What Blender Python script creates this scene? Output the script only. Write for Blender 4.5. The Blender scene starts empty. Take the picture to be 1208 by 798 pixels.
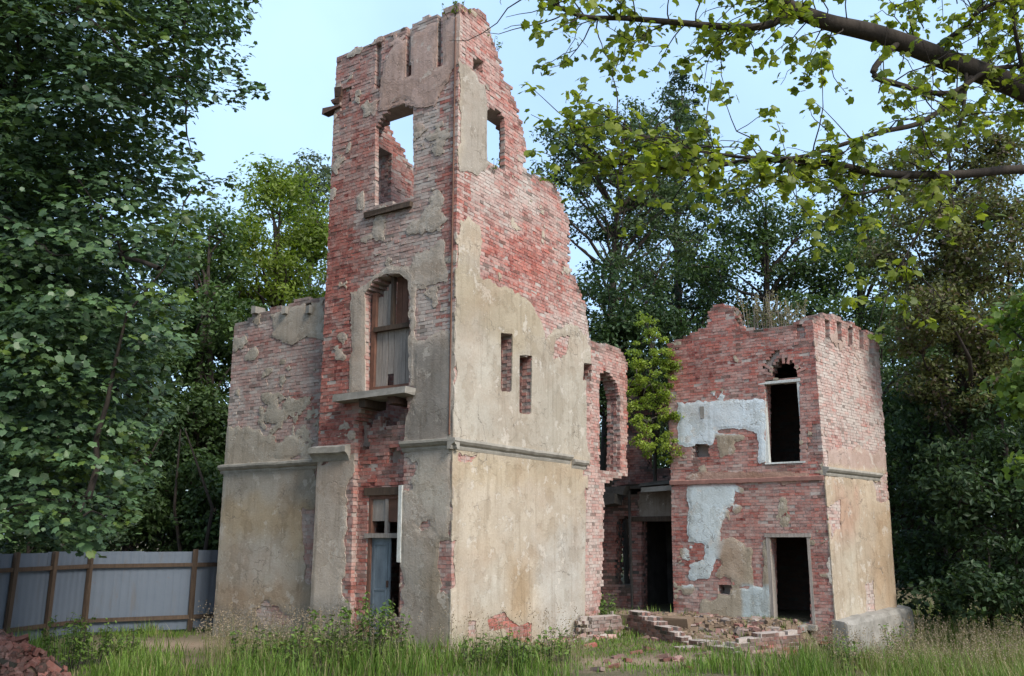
import bpy, math, random
import numpy as np
from mathutils import Vector, Matrix
random.seed(7); rng = np.random.default_rng(7)
sc = bpy.context.scene
col = sc.collection

# ------------------------------------------------------------------ camera, sky, sun, exposure
F = 1040.0; PITCH = math.atan(231 / F); CZ = 2.3
cam_d = bpy.data.cameras.new('camera'); cam = bpy.data.objects.new('camera', cam_d); col.objects.link(cam)
cam_d.sensor_width = 36; cam_d.lens = 36 * F / 1208; cam_d.clip_start = 0.1; cam_d.clip_end = 2000
cam.location = (0, 0, CZ); cam.rotation_euler = (math.pi / 2 + PITCH, 0, 0)
sc.camera = cam
SUN_AZ = math.radians(140); SUN_EL = math.radians(42)       # clockwise from +Y: behind the camera to the right
world = bpy.data.worlds.new('World'); sc.world = world; world.use_nodes = True
wn = world.node_tree.nodes; wl = world.node_tree.links
bg = wn['Background']; sky = wn.new('ShaderNodeTexSky'); sky.sky_type = 'NISHITA'
sky.sun_disc = False; sky.sun_elevation = SUN_EL; sky.sun_rotation = SUN_AZ
sky.air_density = 1.0; sky.dust_density = 2.0; sky.ozone_density = 1.0
# thin even veil of cloud over the whole sky
tc = wn.new('ShaderNodeTexCoord'); wnz = wn.new('ShaderNodeTexNoise'); wnz.inputs['Scale'].default_value = 2.2
wnz.inputs['Detail'].default_value = 5; wl.new(tc.outputs['Generated'], wnz.inputs['Vector'])
wmr = wn.new('ShaderNodeMapRange'); wmr.inputs['From Min'].default_value = .35; wmr.inputs['From Max'].default_value = .7
wmr.inputs['To Min'].default_value = .30; wmr.inputs['To Max'].default_value = .85
wl.new(wnz.outputs['Fac'], wmr.inputs['Value'])
wmx = wn.new('ShaderNodeMix'); wmx.data_type = 'RGBA'; wl.new(wmr.outputs['Result'], wmx.inputs['Factor'])
wl.new(sky.outputs['Color'], wmx.inputs['A']); wmx.inputs['B'].default_value = (2.5, 3.65, 5.0, 1)
wl.new(wmx.outputs['Result'], bg.inputs['Color']); bg.inputs['Strength'].default_value = 0.115
sun_d = bpy.data.lights.new('sun', 'SUN'); sun = bpy.data.objects.new('sun', sun_d); col.objects.link(sun)
sun_d.energy = 1.6; sun_d.angle = math.radians(20); sun_d.color = (1, .94, .84)
sdir = Vector((math.sin(SUN_AZ) * math.cos(SUN_EL), math.cos(SUN_AZ) * math.cos(SUN_EL), math.sin(SUN_EL)))
sun.rotation_euler = sdir.to_track_quat('Z', 'Y').to_euler()
sun.location = (30, -20, 40)
sc.view_settings.view_transform = 'Standard'; sc.view_settings.look = 'None'
sc.view_settings.gamma = 1; sc.view_settings.exposure = 1.4
sc.render.engine = 'CYCLES'
sc.cycles.max_bounces = 6; sc.cycles.diffuse_bounces = 3; sc.cycles.transparent_max_bounces = 4

# ------------------------------------------------------------------ helpers
def ray(px, py):
    u = (px - 604) / F; v = (399 - py) / F
    return np.array([u, math.cos(PITCH) - v * math.sin(PITCH), math.sin(PITCH) + v * math.cos(PITCH)])
def at(px, py, D):                       # point seen at a photo pixel, D metres in front of the camera along the ground
    r = ray(px, py); return np.array([0, 0, CZ]) + r * (D / r[1])
def on_z(px, py, z):
    r = ray(px, py); return np.array([0, 0, CZ]) + r * ((z - CZ) / r[2])

def hsh(ix, iy, seed):
    h = (ix.astype(np.int64) * 374761393 + iy.astype(np.int64) * 668265263 + seed * 1442695041) & 0x7fffffff
    h = ((h ^ (h >> 13)) * 1274126177) & 0x7fffffff
    return ((h ^ (h >> 16)) & 0xffff) / 65535.0
def vn(x, y, seed=0):
    x = np.asarray(x, float); y = np.asarray(y, float)
    ix = np.floor(x).astype(np.int64); iy = np.floor(y).astype(np.int64); fx = x - ix; fy = y - iy
    fx = fx * fx * (3 - 2 * fx); fy = fy * fy * (3 - 2 * fy)
    a = hsh(ix, iy, seed); b = hsh(ix + 1, iy, seed); c = hsh(ix, iy + 1, seed); d = hsh(ix + 1, iy + 1, seed)
    return (a * (1 - fx) + b * fx) * (1 - fy) + (c * (1 - fx) + d * fx) * fy
def fbm(x, y, seed=0, o=4):
    r = 0; a = .5; t = 0
    for k in range(o):
        r = r + a * vn(x * 2 ** k, y * 2 ** k, seed + k * 17); t += a; a *= .55
    return r / t                          # 0..1, mean .5
def sd(poly, S, Z):                       # signed distance, positive inside
    p = np.asarray(poly, float); d = np.full(np.shape(S), 1e9); ins = np.zeros(np.shape(S), bool); n = len(p)
    for i in range(n):
        a = p[i]; b = p[(i + 1) % n]; e = b - a; L = e @ e + 1e-12
        t = np.clip(((S - a[0]) * e[0] + (Z - a[1]) * e[1]) / L, 0, 1)
        d = np.minimum(d, np.hypot(S - a[0] - t * e[0], Z - a[1] - t * e[1]))
        c = (a[1] > Z) != (b[1] > Z)
        with np.errstate(divide='ignore', invalid='ignore'):
            xs = a[0] + (Z - a[1]) * e[0] / (e[1] if e[1] != 0 else 1e-12)
        ins ^= c & (S < xs)
    return np.where(ins, d, -d)
def sstep(a, b, x): t = np.clip((x - a) / (b - a), 0, 1); return t * t * (3 - 2 * t)

def mesh(name, V, faces, tint=None, smooth=False):
    """faces: list of (k,n) int arrays / lists of polygons"""
    m = bpy.data.meshes.new(name)
    V = np.asarray(V, np.float32).reshape(-1, 3)
    loops = []; starts = []; tot = []; s = 0
    for f in faces:
        f = np.asarray(f)
        if f.dtype == object or f.ndim == 1:
            for q in f:
                loops.append(np.asarray(q, np.int32)); starts.append([s]); tot.append([len(q)]); s += len(q)
        elif len(f):
            n, k = f.shape; loops.append(f.astype(np.int32).ravel()); starts.append(s + np.arange(n) * k)
            tot.append(np.full(n, k)); s += n * k
    loops = np.concatenate(loops); starts = np.concatenate(starts); tot = np.concatenate(tot)
    m.vertices.add(len(V)); m.vertices.foreach_set('co', V.ravel())
    m.loops.add(len(loops)); m.loops.foreach_set('vertex_index', loops)
    m.polygons.add(len(starts)); m.polygons.foreach_set('loop_start', starts.astype(np.int32))
    m.polygons.foreach_set('loop_total', tot.astype(np.int32))
    m.polygons.foreach_set('use_smooth', np.full(len(starts), bool(smooth)))
    m.update(calc_edges=True); m.validate()
    if tint is not None:
        a = m.attributes.new('tint', 'FLOAT_COLOR', 'POINT'); c = np.ones((len(V), 4), np.float32); c[:, :3] = tint
        a.data.foreach_set('color', c.ravel())
    return m
def obj(name, me, mat=None, parent=None, loc=None, rz=0.0):
    if mat is not None and len(me.materials) == 0: me.materials.append(mat)
    o = bpy.data.objects.new(name, me); col.objects.link(o)
    if parent is not None: o.parent = parent
    if loc is not None: o.location = [float(v) for v in loc]
    if rz: o.rotation_euler = (0, 0, rz)
    return o
def tag(o, label, cat, group=None):
    o['label'] = label; o['category'] = cat
    if group: o['group'] = group
    return o
def kind(o, k): o['kind'] = k; return o
def thing(name, label, cat, loc, group=None, rz=0):
    return tag(obj(name, None, None, None, loc, rz), label, cat, group)
_o = obj
def obj(name, me, mat=None, parent=None, loc=None, rz=0.0):
    if me is None:
        o = bpy.data.objects.new(name, None); col.objects.link(o); o.empty_display_size = .3
        if parent is not None: o.parent = parent
        if loc is not None: o.location = [float(v) for v in loc]
        if rz: o.rotation_euler = (0, 0, rz)
        return o
    return _o(name, me, mat, parent, loc, rz)

BQ = np.array([[0, 3, 2, 1], [4, 5, 6, 7], [0, 1, 5, 4], [1, 2, 6, 5], [2, 3, 7, 6], [3, 0, 4, 7]])
def boxes(B, jit=0.0, T=None):
    """B: (n,6) x0 x1 y0 y1 z0 z1 -> V, quads, tint"""
    B = np.asarray(B, float).reshape(-1, 6); n = len(B)
    ix = [0, 1, 1, 0, 0, 1, 1, 0]; iy = [2, 2, 3, 3, 2, 2, 3, 3]; iz = [4, 4, 4, 4, 5, 5, 5, 5]
    V = np.stack([B[:, ix], B[:, iy], B[:, iz]], -1)
    if jit: V = V + rng.uniform(-jit, jit, V.shape)
    Q = (BQ[None] + (np.arange(n) * 8)[:, None, None]).reshape(-1, 4)
    tt = None if T is None else np.repeat(np.asarray(T, float), 8, axis=0)
    return V.reshape(-1, 3), Q, tt
def box_obj(name, B, mat, parent, loc=None, rz=0, jit=0.0, bevel=0.0):
    V, Q, _ = boxes(B, jit); o = obj(name, mesh(name, V, [Q]), mat, parent, loc, rz)
    if bevel:
        b = o.modifiers.new('bevel', 'BEVEL'); b.width = bevel; b.segments = 2
    return o
def tube(pts, rad, sides=7):
    """V, quads of one tapered tube"""
    P = np.asarray(pts, float); n = len(P); rad = np.broadcast_to(np.asarray(rad, float), (n,))
    T = np.gradient(P, axis=0); T /= np.linalg.norm(T, axis=1)[:, None] + 1e-9
    up = np.array([0, 0, 1.0]) if abs(T[0][2]) < .8 else np.array([1.0, 0, 0])
    A = np.cross(T, up); A /= np.linalg.norm(A, axis=1)[:, None] + 1e-9; Bv = np.cross(T, A)
    an = np.arange(sides) / sides * 2 * math.pi
    V = P[:, None] + rad[:, None, None] * (np.cos(an)[None, :, None] * A[:, None] + np.sin(an)[None, :, None] * Bv[:, None])
    i = np.arange(n - 1)[:, None] * sides; j = np.arange(sides)[None]; j2 = (j + 1) % sides
    Q = np.stack([i + j, i + j2, i + sides + j2, i + sides + j], -1).reshape(-1, 4)
    return V.reshape(-1, 3), Q
class Acc:
    def __init__(s): s.V = []; s.Q = []; s.n = 0
    def add(s, V, Q): s.V.append(V); s.Q.append(np.asarray(Q) + s.n); s.n += len(V)
    def mesh(s, name, smooth=True): return mesh(name, np.concatenate(s.V), [np.concatenate(s.Q)], None, smooth)

# ------------------------------------------------------------------ materials
def nm(name):
    m = bpy.data.materials.new(name); m.use_nodes = True
    nt = m.node_tree; b = nt.nodes['Principled BSDF']; b.inputs['Roughness'].default_value = .9
    b.inputs['Specular IOR Level'].default_value = .2
    return m, nt, b
def node(nt, t, **kw):
    n = nt.nodes.new(t)
    for k, v in kw.items(): setattr(n, k, v)
    return n
def noise_(nt, scale, detail=5, rough=.6, vec=None, sxyz=None):
    n = node(nt, 'ShaderNodeTexNoise'); n.inputs['Scale'].default_value = scale
    n.inputs['Detail'].default_value = detail; n.inputs['Roughness'].default_value = rough
    if vec is None: vec = node(nt, 'ShaderNodeNewGeometry').outputs['Position']
    if sxyz:
        mp = node(nt, 'ShaderNodeMapping'); mp.inputs['Scale'].default_value = sxyz; nt.links.new(vec, mp.inputs['Vector']); vec = mp.outputs['Vector']
    nt.links.new(vec, n.inputs['Vector']); return n.outputs['Fac']
def ramp(nt, fac, lo, hi, a=0., b=1.):
    n = node(nt, 'ShaderNodeMapRange'); n.inputs['From Min'].default_value = lo; n.inputs['From Max'].default_value = hi
    n.inputs['To Min'].default_value = a; n.inputs['To Max'].default_value = b; nt.links.new(fac, n.inputs['Value']); return n.outputs['Result']
def mix(nt, fac, a, b, mode='MIX'):
    n = node(nt, 'ShaderNodeMix', data_type='RGBA', blend_type=mode)
    for s, v in (('Factor', fac), ('A', a), ('B', b)):
        if isinstance(v, (int, float)): n.inputs[s].default_value = v
        elif isinstance(v, tuple): n.inputs[s].default_value = (*v, 1)
        else: nt.links.new(v, n.inputs[s])
    return n.outputs['Result']
def math_(nt, op, a, b, clamp=False):
    n = node(nt, 'ShaderNodeMath', operation=op); n.use_clamp = clamp
    for i, v in enumerate((a, b)):
        if isinstance(v, (int, float)): n.inputs[i].default_value = v
        else: nt.links.new(v, n.inputs[i])
    return n.outputs[0]
def bump(nt, b, h, strength, dist=.01):
    n = node(nt, 'ShaderNodeBump'); n.inputs['Strength'].default_value = strength; n.inputs['Distance'].default_value = dist
    nt.links.new(h, n.inputs['Height']); nt.links.new(n.outputs['Normal'], b.inputs['Normal'])
def attr(nt):
    a = node(nt, 'ShaderNodeAttribute', attribute_name='tint'); s = node(nt, 'ShaderNodeSeparateColor')
    nt.links.new(a.outputs['Color'], s.inputs['Color']); return a.outputs['Color'], s.outputs

def mat_brick():
    m, nt, b = nm('brick'); c, ch = attr(nt)
    r = mix(nt, ch[0], (.40, .130, .100), (.15, .034, .030))
    r = mix(nt, ramp(nt, noise_(nt, 9, 6), .4, .75, 0, .8), r, (.45, .20, .16))
    r = mix(nt, ramp(nt, noise_(nt, 60, 3), .5, .75, 0, .5), r, (.14, .05, .04))
    lf = math_(nt, 'ADD', ch[1], math_(nt, 'ADD', ramp(nt, noise_(nt, 16, 6, .75), .3, .7, -.22, .26), ramp(nt, noise_(nt, 2.6, 6, .7), .3, .7, -.26, .32)), True)
    lf2 = math_(nt, 'MULTIPLY', lf, .93)
    lime = mix(nt, noise_(nt, 3, 4), (.33, .285, .255), (.56, .50, .45))
    r = mix(nt, lf2, r, lime)
    r = mix(nt, ramp(nt, noise_(nt, .9, 6, .65), .52, .75, 0, .5), r, (.45, .36, .34), 'MULTIPLY')
    r = mix(nt, ch[2], r, (.05, .045, .035))
    nt.links.new(r, b.inputs['Base Color']); bump(nt, b, noise_(nt, 40, 6, .7), .4, .010); return m
def mat_plaster():
    m, nt, b = nm('plaster'); c, ch = attr(nt)
    r = mix(nt, ramp(nt, noise_(nt, 1.7, 8, .65), .3, .7, 0, .55), c, (.70, .66, .60), 'MULTIPLY')
    st = noise_(nt, 1.0, 6, .6, sxyz=(7, 7, .55))
    r = mix(nt, ramp(nt, st, .52, .72, 0, .5), r, (.55, .52, .47), 'MULTIPLY')
    r = mix(nt, ramp(nt, noise_(nt, 18, 6, .7), .35, .75, 0, .35), r, (.62, .58, .52), 'MULTIPLY')
    r = mix(nt, ramp(nt, noise_(nt, 5, 6, .7), .62, .74, 0, .4), r, (.62, .58, .5))
    fl = noise_(nt, 1.35, 10, .68)
    f1 = ramp(nt, fl, .545, .565); f2 = ramp(nt, noise_(nt, 2.4, 10, .7), .585, .60)
    r = mix(nt, math_(nt, 'MULTIPLY', f1, .30), r, (.66, .60, .52), 'MULTIPLY')
    r = mix(nt, math_(nt, 'MULTIPLY', f2, .45), r, (.55, .50, .44))
    r = mix(nt, ramp(nt, noise_(nt, .7, 6, .6), .5, .75, 0, .45), r, (.80, .62, .50), 'MULTIPLY')
    r = mix(nt, ramp(nt, noise_(nt, 70, 4, .7), .55, .75, 0, .45), r, (.45, .41, .36), 'MULTIPLY')
    # fine cracks
    v = node(nt, 'ShaderNodeTexVoronoi', feature='DISTANCE_TO_EDGE'); v.inputs['Scale'].default_value = 1.15
    g = node(nt, 'ShaderNodeNewGeometry'); dn = node(nt, 'ShaderNodeTexNoise'); dn.inputs['Scale'].default_value = 2.5; dn.inputs['Detail'].default_value = 6
    nt.links.new(g.outputs['Position'], dn.inputs['Vector'])
    vm = node(nt, 'ShaderNodeVectorMath', operation='MULTIPLY_ADD'); nt.links.new(dn.outputs['Color'], vm.inputs[0]); vm.inputs[1].default_value = (.9, .9, .9)
    nt.links.new(g.outputs['Position'], vm.inputs[2]); nt.links.new(vm.outputs[0], v.inputs['Vector'])
    cr = ramp(nt, v.outputs['Distance'], 0, .016, 1, 0)
    cr = math_(nt, 'MULTIPLY', cr, ramp(nt, noise_(nt, .8, 3), .5, .62))
    r = mix(nt, math_(nt, 'MULTIPLY', cr, .75), r, (.13, .11, .09))
    nt.links.new(r, b.inputs['Base Color'])
    h = math_(nt, 'SUBTRACT', noise_(nt, 22, 8, .7), math_(nt, 'MULTIPLY', cr, .6)); h = math_(nt, 'SUBTRACT', h, math_(nt, 'MULTIPLY', f1, .35)); h = math_(nt, 'SUBTRACT', h, math_(nt, 'MULTIPLY', f2, .3)); bump(nt, b, h, .6, .022); return m
def mat_simple(name, c1, c2, scale=6, rough=.85, bmp=.4, sxyz=None, spec=.2, metal=0):
    m, nt, b = nm(name); b.inputs['Roughness'].default_value = rough; b.inputs['Specular IOR Level'].default_value = spec
    b.inputs['Metallic'].default_value = metal
    n = noise_(nt, scale, 7, .65, sxyz=sxyz)
    r = mix(nt, ramp(nt, n, .32, .68), c1, c2)
    r = mix(nt, ramp(nt, noise_(nt, scale * 6, 4), .4, .8, 0, .4), r, tuple(v * .55 for v in c1))
    nt.links.new(r, b.inputs['Base Color']); bump(nt, b, n, bmp, .015); return m
def mat_leaf(name, trans=.35, gloss=.3, rough=.5):
    m, nt, b = nm(name); c, ch = attr(nt)
    b.inputs['Roughness'].default_value = rough; b.inputs['Specular IOR Level'].default_value = gloss
    nt.links.new(c, b.inputs['Base Color'])
    t = node(nt, 'ShaderNodeBsdfTranslucent'); hc = mix(nt, 1.0, c, (1.25, 1.3, .6), 'MULTIPLY'); nt.links.new(hc, t.inputs['Color'])
    mx = node(nt, 'ShaderNodeMixShader'); mx.inputs[0].default_value = trans
    nt.links.new(b.outputs[0], mx.inputs[1]); nt.links.new(t.outputs[0], mx.inputs[2])
    nt.links.new(mx.outputs[0], nt.nodes['Material Output'].inputs['Surface']); return m
M_brick = mat_brick(); M_plaster = mat_plaster()
M_mortar = mat_simple('mortar', (.44, .385, .345), (.29, .235, .21), 4, .95, .6)
M_stone = mat_simple('cornice_stone', (.40, .37, .32), (.24, .22, .19), 4, .9, .6)
M_concrete = mat_simple('concrete', (.33, .31, .28), (.17, .16, .14), 3, .95, .8)
M_darkcon = mat_simple('soot_shade_concrete', (.10, .09, .08), (.05, .045, .04), 3, .95, .8)  # near-black: soot, plus indoor shade painted into the colour
M_wood_grey = mat_simple('weathered_wood', (.36, .32, .285), (.21, .18, .16), 3, .85, .5, (9, 9, .7))
M_wood_dark = mat_simple('dark_wood', (.10, .07, .05), (.05, .036, .028), 3, .8, .5, (9, 9, .7))
M_wood_red = mat_simple('painted_frame', (.20, .10, .07), (.11, .06, .045), 4, .75, .4)
M_wood_white = mat_simple('flaking_white_paint', (.62, .64, .62), (.40, .40, .37), 6, .7, .4, (5, 5, 1))
M_door = mat_simple('blue_grey_door', (.20, .24, .27), (.10, .125, .15), 2.5, .55, .3, (2, 2, .8), .4)
def mat_tin():
    m, nt, b = nm('fence_sheet'); b.inputs['Roughness'].default_value = .5; b.inputs['Specular IOR Level'].default_value = .4
    r = mix(nt, noise_(nt, .7, 4), (.085, .108, .142), (.12, .145, .185))
    r = mix(nt, ramp(nt, noise_(nt, 1., 7, .7, sxyz=(5, 5, .7)), .55, .72, 0, .55), r, (.10, .085, .07))
    r = mix(nt, ramp(nt, noise_(nt, 9, 6, .75), .64, .72, 0, .7), r, (.14, .075, .045))
    nt.links.new(r, b.inputs['Base Color']); bump(nt, b, noise_(nt, 2.2, 3), .35, .05); return m
M_tin = mat_tin()
M_rust = mat_simple('rusty_iron', (.13, .07, .05), (.06, .045, .04), 9, .85, .4)
M_course = mat_simple('pink_course', (.36, .19, .155), (.24, .13, .11), 5)
M_soil = mat_simple('dry_soil', (.24, .17, .12), (.13, .095, .065), 2, .95, .9)
M_bark = mat_simple('bark', (.060, .048, .040), (.028, .022, .018), 6, .95, .8, (3, 3, .6))
M_barkg = mat_simple('grey_bark', (.085, .075, .063), (.04, .034, .028), 6, .95, .8, (3, 3, .6))
M_leaf = mat_leaf('leaf'); M_leaf_b = mat_leaf('backlit_leaf', .5, .3, .45); M_leaf_s = mat_leaf('glossy_leaf', .28, .42, .45)
M_grass = mat_leaf('grass_blade', .3, .25, .6)

# ------------------------------------------------------------------ walls of brick with plaster on them
class Wall:
    """plane frame: X runs left to right seen from outside, Y goes into the wall, Z up"""
    def __init__(s, o, ang):
        s.o = np.array(o, float); s.o[2] = 0; s.ang = ang
        s.X = np.array([math.cos(ang), math.sin(ang), 0]); s.Y = np.array([-math.sin(ang), math.cos(ang), 0])
    def sz(s, px, py, off=0.0):
        r = ray(px, py); c = np.array([0, 0, CZ]); t = ((s.o + s.Y * off - c) @ s.Y) / (r @ s.Y); p = c + r * t
        return (float((p - s.o) @ s.X), float(p[2]))
    def poly(s, pts, off=0.0): return [s.sz(x, y, off) for x, y in pts]
    def pt(s, a, y, z): return s.o + s.X * a + s.Y * y + np.array([0, 0, z])
def rect(s0, s1, z0, z1): return [(s0, z0), (s1, z0), (s1, z1), (s0, z1)]
def scan(p, z):
    xs = []; n = len(p)
    for i in range(n):
        (a, b), (c, d) = p[i], p[(i + 1) % n]
        if (b > z) != (d > z): xs.append(a + (z - b) * (c - a) / (d - b))
    xs.sort(); return [(xs[i], xs[i + 1]) for i in range(0, len(xs) - 1, 2)]
def subtract(iv, cut):
    out = []
    for a, b in iv:
        segs = [(a, b)]
        for c, d in cut:
            ns = []
            for p, q in segs:
                if d <= p or c >= q: ns.append((p, q)); continue
                if c > p: ns.append((p, c))
                if d < q: ns.append((d, q))
            segs = ns
        out += segs
    return out
def covered(iv, s): return any(a <= s <= b for a, b in iv)
BRICK_VAR = {}
def brick_variant(red, lime, dark):
    k = (round(red * 3), round(lime * 3), round(dark * 2), random.randrange(2))
    if k not in BRICK_VAR:
        V, Q, t = boxes([[-.124, .124, -.0585, .0585, -.0325, .0325]], .0045, [[k[0] / 3, k[1] / 3, k[2] / 2]])
        me = mesh('brick', V, [Q], t); me.materials.append(M_brick); BRICK_VAR[k] = me
    return BRICK_VAR[k]
def masonry(name, W, thing_, outline, openings=(), thick=.5, field=None, lime=None, clean=(), rag=.16, nsep=0, back=True,
            dark=0.0, H=.077, label=None, loc_base=None, topmask=None, rnd_rag_top=True):
    """openings: list of (poly, depth_layers, rag). Returns the wall part (mortar core) with brick children."""
    base = thing_.location if thing_ is not None else Vector((0, 0, 0))
    L = 4; ly = thick / L
    zs = [p[1] for p in outline]; z0 = min(zs); z1 = max(zs)
    rows = np.arange(z0, z1, H)
    IV = []                                   # per row per layer intervals
    for r, z in enumerate(rows):
        zc = z + H / 2; per = []
        basei = scan(outline, zc)
        for l in range(L):
            iv = []
            for a, b in basei:
                if not any(abs(a - c) < .2 for c in clean): a = a + random.uniform(-.3, 1) * rag * .8
                else: a += random.uniform(-.003, .004)
                if not any(abs(b - c) < .2 for c in clean): b = b - random.uniform(-.3, 1) * rag * .8
                else: b -= random.uniform(-.003, .004)
                if b - a > .05: iv.append((a, b))
            cut = []
            for poly, dep, rg in openings:
                lo_, hi_ = dep if isinstance(dep, tuple) else (0, dep)
                if lo_ <= l < hi_:
                    for a, b in scan(poly, zc): cut.append((a - random.random() * rg, b + random.random() * rg))
            per.append(subtract(iv, cut))
        IV.append(per)
    mort = []; br = []; bt = []; cand = []
    for r, z in enumerate(rows):
        for l in range(L):
            y0 = l * ly; y1 = y0 + ly
            up = IV[r + 3][l] if r + 3 < len(rows) else []
            dn = IV[r - 2][l] if r >= 2 else None
            for a, b in IV[r][l]:
                mort.append([a + .013, b - .013, y0 + (.009 if l == 0 else -.001), y1 - (.009 if l == L - 1 else -.001), z - .001, z + H + .001])
                if l == L - 1 and not back: continue
                off = (r % 2) * .194 + (l * .11) + random.uniform(-.02, .02)
                k0 = math.floor((a - off) / .388) - 1
                p = k0 * .388 + off
                while p < b:
                    for q0, q1 in ((p, p + .25), (p + .261, p + .379)):
                        c0 = max(q0, a); c1 = min(q1, b)
                        if c1 - c0 < .035: continue
                        cs = (c0 + c1) / 2
                        if 0 < l < L - 1:
                            if c0 > a + .3 and c1 < b - .3 and covered(up, cs) and (dn is None or covered(dn, cs)): continue
                        full = (c1 - c0) > .245 and l == 0
                        yj = random.gauss(0, .004)
                        br.append((c0, c1, y0 + yj if l == 0 else y0 + .003, y1 - .004 + (yj if l == L - 1 else 0), z + .0045, z + H - .0045, l, full, not covered(up, cs)))
                    p += .388
    B = np.array([b[:6] for b in br]); lay = np.array([b[6] for b in br]); full = np.array([b[7] for b in br]); topm = np.array([b[8] for b in br])
    S = (B[:, 0] + B[:, 1]) / 2; Z = (B[:, 4] + B[:, 5]) / 2
    keep = np.ones(len(B), bool); fv = np.full(len(B), -1.0)
    if field is not None:
        fv = field(S, Z); keep &= ~((lay == 0) & (fv > .17))
    # a few bricks have dropped out of the face or stand proud
    drop = (lay == 0) & (rng.random(len(B)) < .012); keep &= ~drop
    lm = lime(S, Z) if lime is not None else np.full(len(B), .4)
    lm = np.clip(lm + rng.normal(0, .13, len(B)), 0, 1); lm = np.where(lay > 0, lm * .7, lm)
    red = np.clip(rng.random(len(B)) ** 1.2, 0, 1)
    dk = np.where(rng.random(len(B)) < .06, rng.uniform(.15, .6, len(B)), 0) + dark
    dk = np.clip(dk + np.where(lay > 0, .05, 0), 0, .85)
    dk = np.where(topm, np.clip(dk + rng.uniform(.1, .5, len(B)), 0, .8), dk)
    T = np.stack([red, lm, dk], 1)
    V, Q, _ = boxes(mort)
    part = obj(name, mesh(name, V, [Q]), M_darkcon if dark >= .3 else M_mortar, thing_, W.o - np.array(base), W.ang)  # dark walls take near-black mortar, with indoor shade put into its colour
    if label: part['label'] = label
    sel = np.zeros(len(B), bool)
    if nsep:
        idx = np.where(keep & full & (fv < -.03))[0]
        P = W.o[None] + S[idx, None] * W.X[None] + np.stack([0 * Z[idx], 0 * Z[idx], Z[idx]], 1) - np.array([0, 0, CZ])
        d = np.linalg.norm(P, axis=1) + rng.uniform(0, 2.5, len(idx))
        idx = idx[np.argsort(d)][:nsep]; sel[idx] = True
        for i in idx:
            o = obj('brick', brick_variant(red[i], lm[i], dk[i]), None, part, (S[i], (B[i, 2] + B[i, 3]) / 2, Z[i]))
            o.rotation_euler = (random.gauss(0, .012), random.gauss(0, .008), random.gauss(0, .012))
    kk = keep & ~sel
    V, Q, t = boxes(B[kk], .0035, T[kk])
    kind(obj('brickwork', mesh('brickwork', V, [Q], t), M_brick, part), 'stuff')
    return part
def make_field(adds, subs, outline, openings, seed, edge=.02, amp=1.0, opm=.0, isl=None):
    def f(S, Z):
        n1 = fbm(S * 1.3, Z * 1.3, seed, 4) - .5; n2 = fbm(S * 5, Z * 5, seed + 5, 3) - .5; n3 = fbm(S * 17, Z * 17, seed + 6, 2) - .5
        d = np.full(np.shape(S), -9.0)
        for p, a in adds: d = np.maximum(d, sd(p, S, Z) + amp * (a * n1 * 1.6 + .15 * n2 + .05 * n3))
        if isl is not None: d = np.maximum(d, (fbm(S * 1.9, Z * 2.3, seed + 40, 5) - isl) * .9)
        for p, a in subs: d = np.minimum(d, -sd(p, S, Z) + amp * (a * n1 * 1.6 + .15 * n2 + .05 * n3))
        d = np.minimum(d, sd(outline, S, Z) - edge + .03 * n2)
        for o in openings: d = np.minimum(d, -sd(o[0], S, Z) - opm + .03 * n2)
        return d
    return f
def make_paint(basec, patches, seed, var=.12):
    basec = np.array(basec)
    def f(S, Z):
        n = fbm(S * .9, Z * .9, seed, 5) - .5; c = np.tile(basec, (len(S), 1)) * (1 + var * 3 * n)[:, None]
        n2 = fbm(S * 2.2, Z * 2.2, seed + 9, 4) - .5
        for p, cc, soft, st in patches:
            w = sstep(-soft, soft, sd(p, S, Z) + soft * 2.2 * n2) * st
            c = c * (1 - w)[:, None] + np.array(cc)[None] * (1 + var * 2 * n)[:, None] * w[:, None]
        return np.clip(c, .01, .9)
    return f
def make_lime(basev, patches, seed, amp=.7):
    def f(S, Z):
        n = fbm(S * 1.1, Z * 1.1, seed, 5) - .5; v = np.full(np.shape(S), basev)
        for p, val, soft in patches:
            w = sstep(-soft, soft, sd(p, S, Z) + soft * 1.5 * n); v = v * (1 - w) + val * w
        return np.clip(v + amp * n, 0, 1)
    return f
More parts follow.
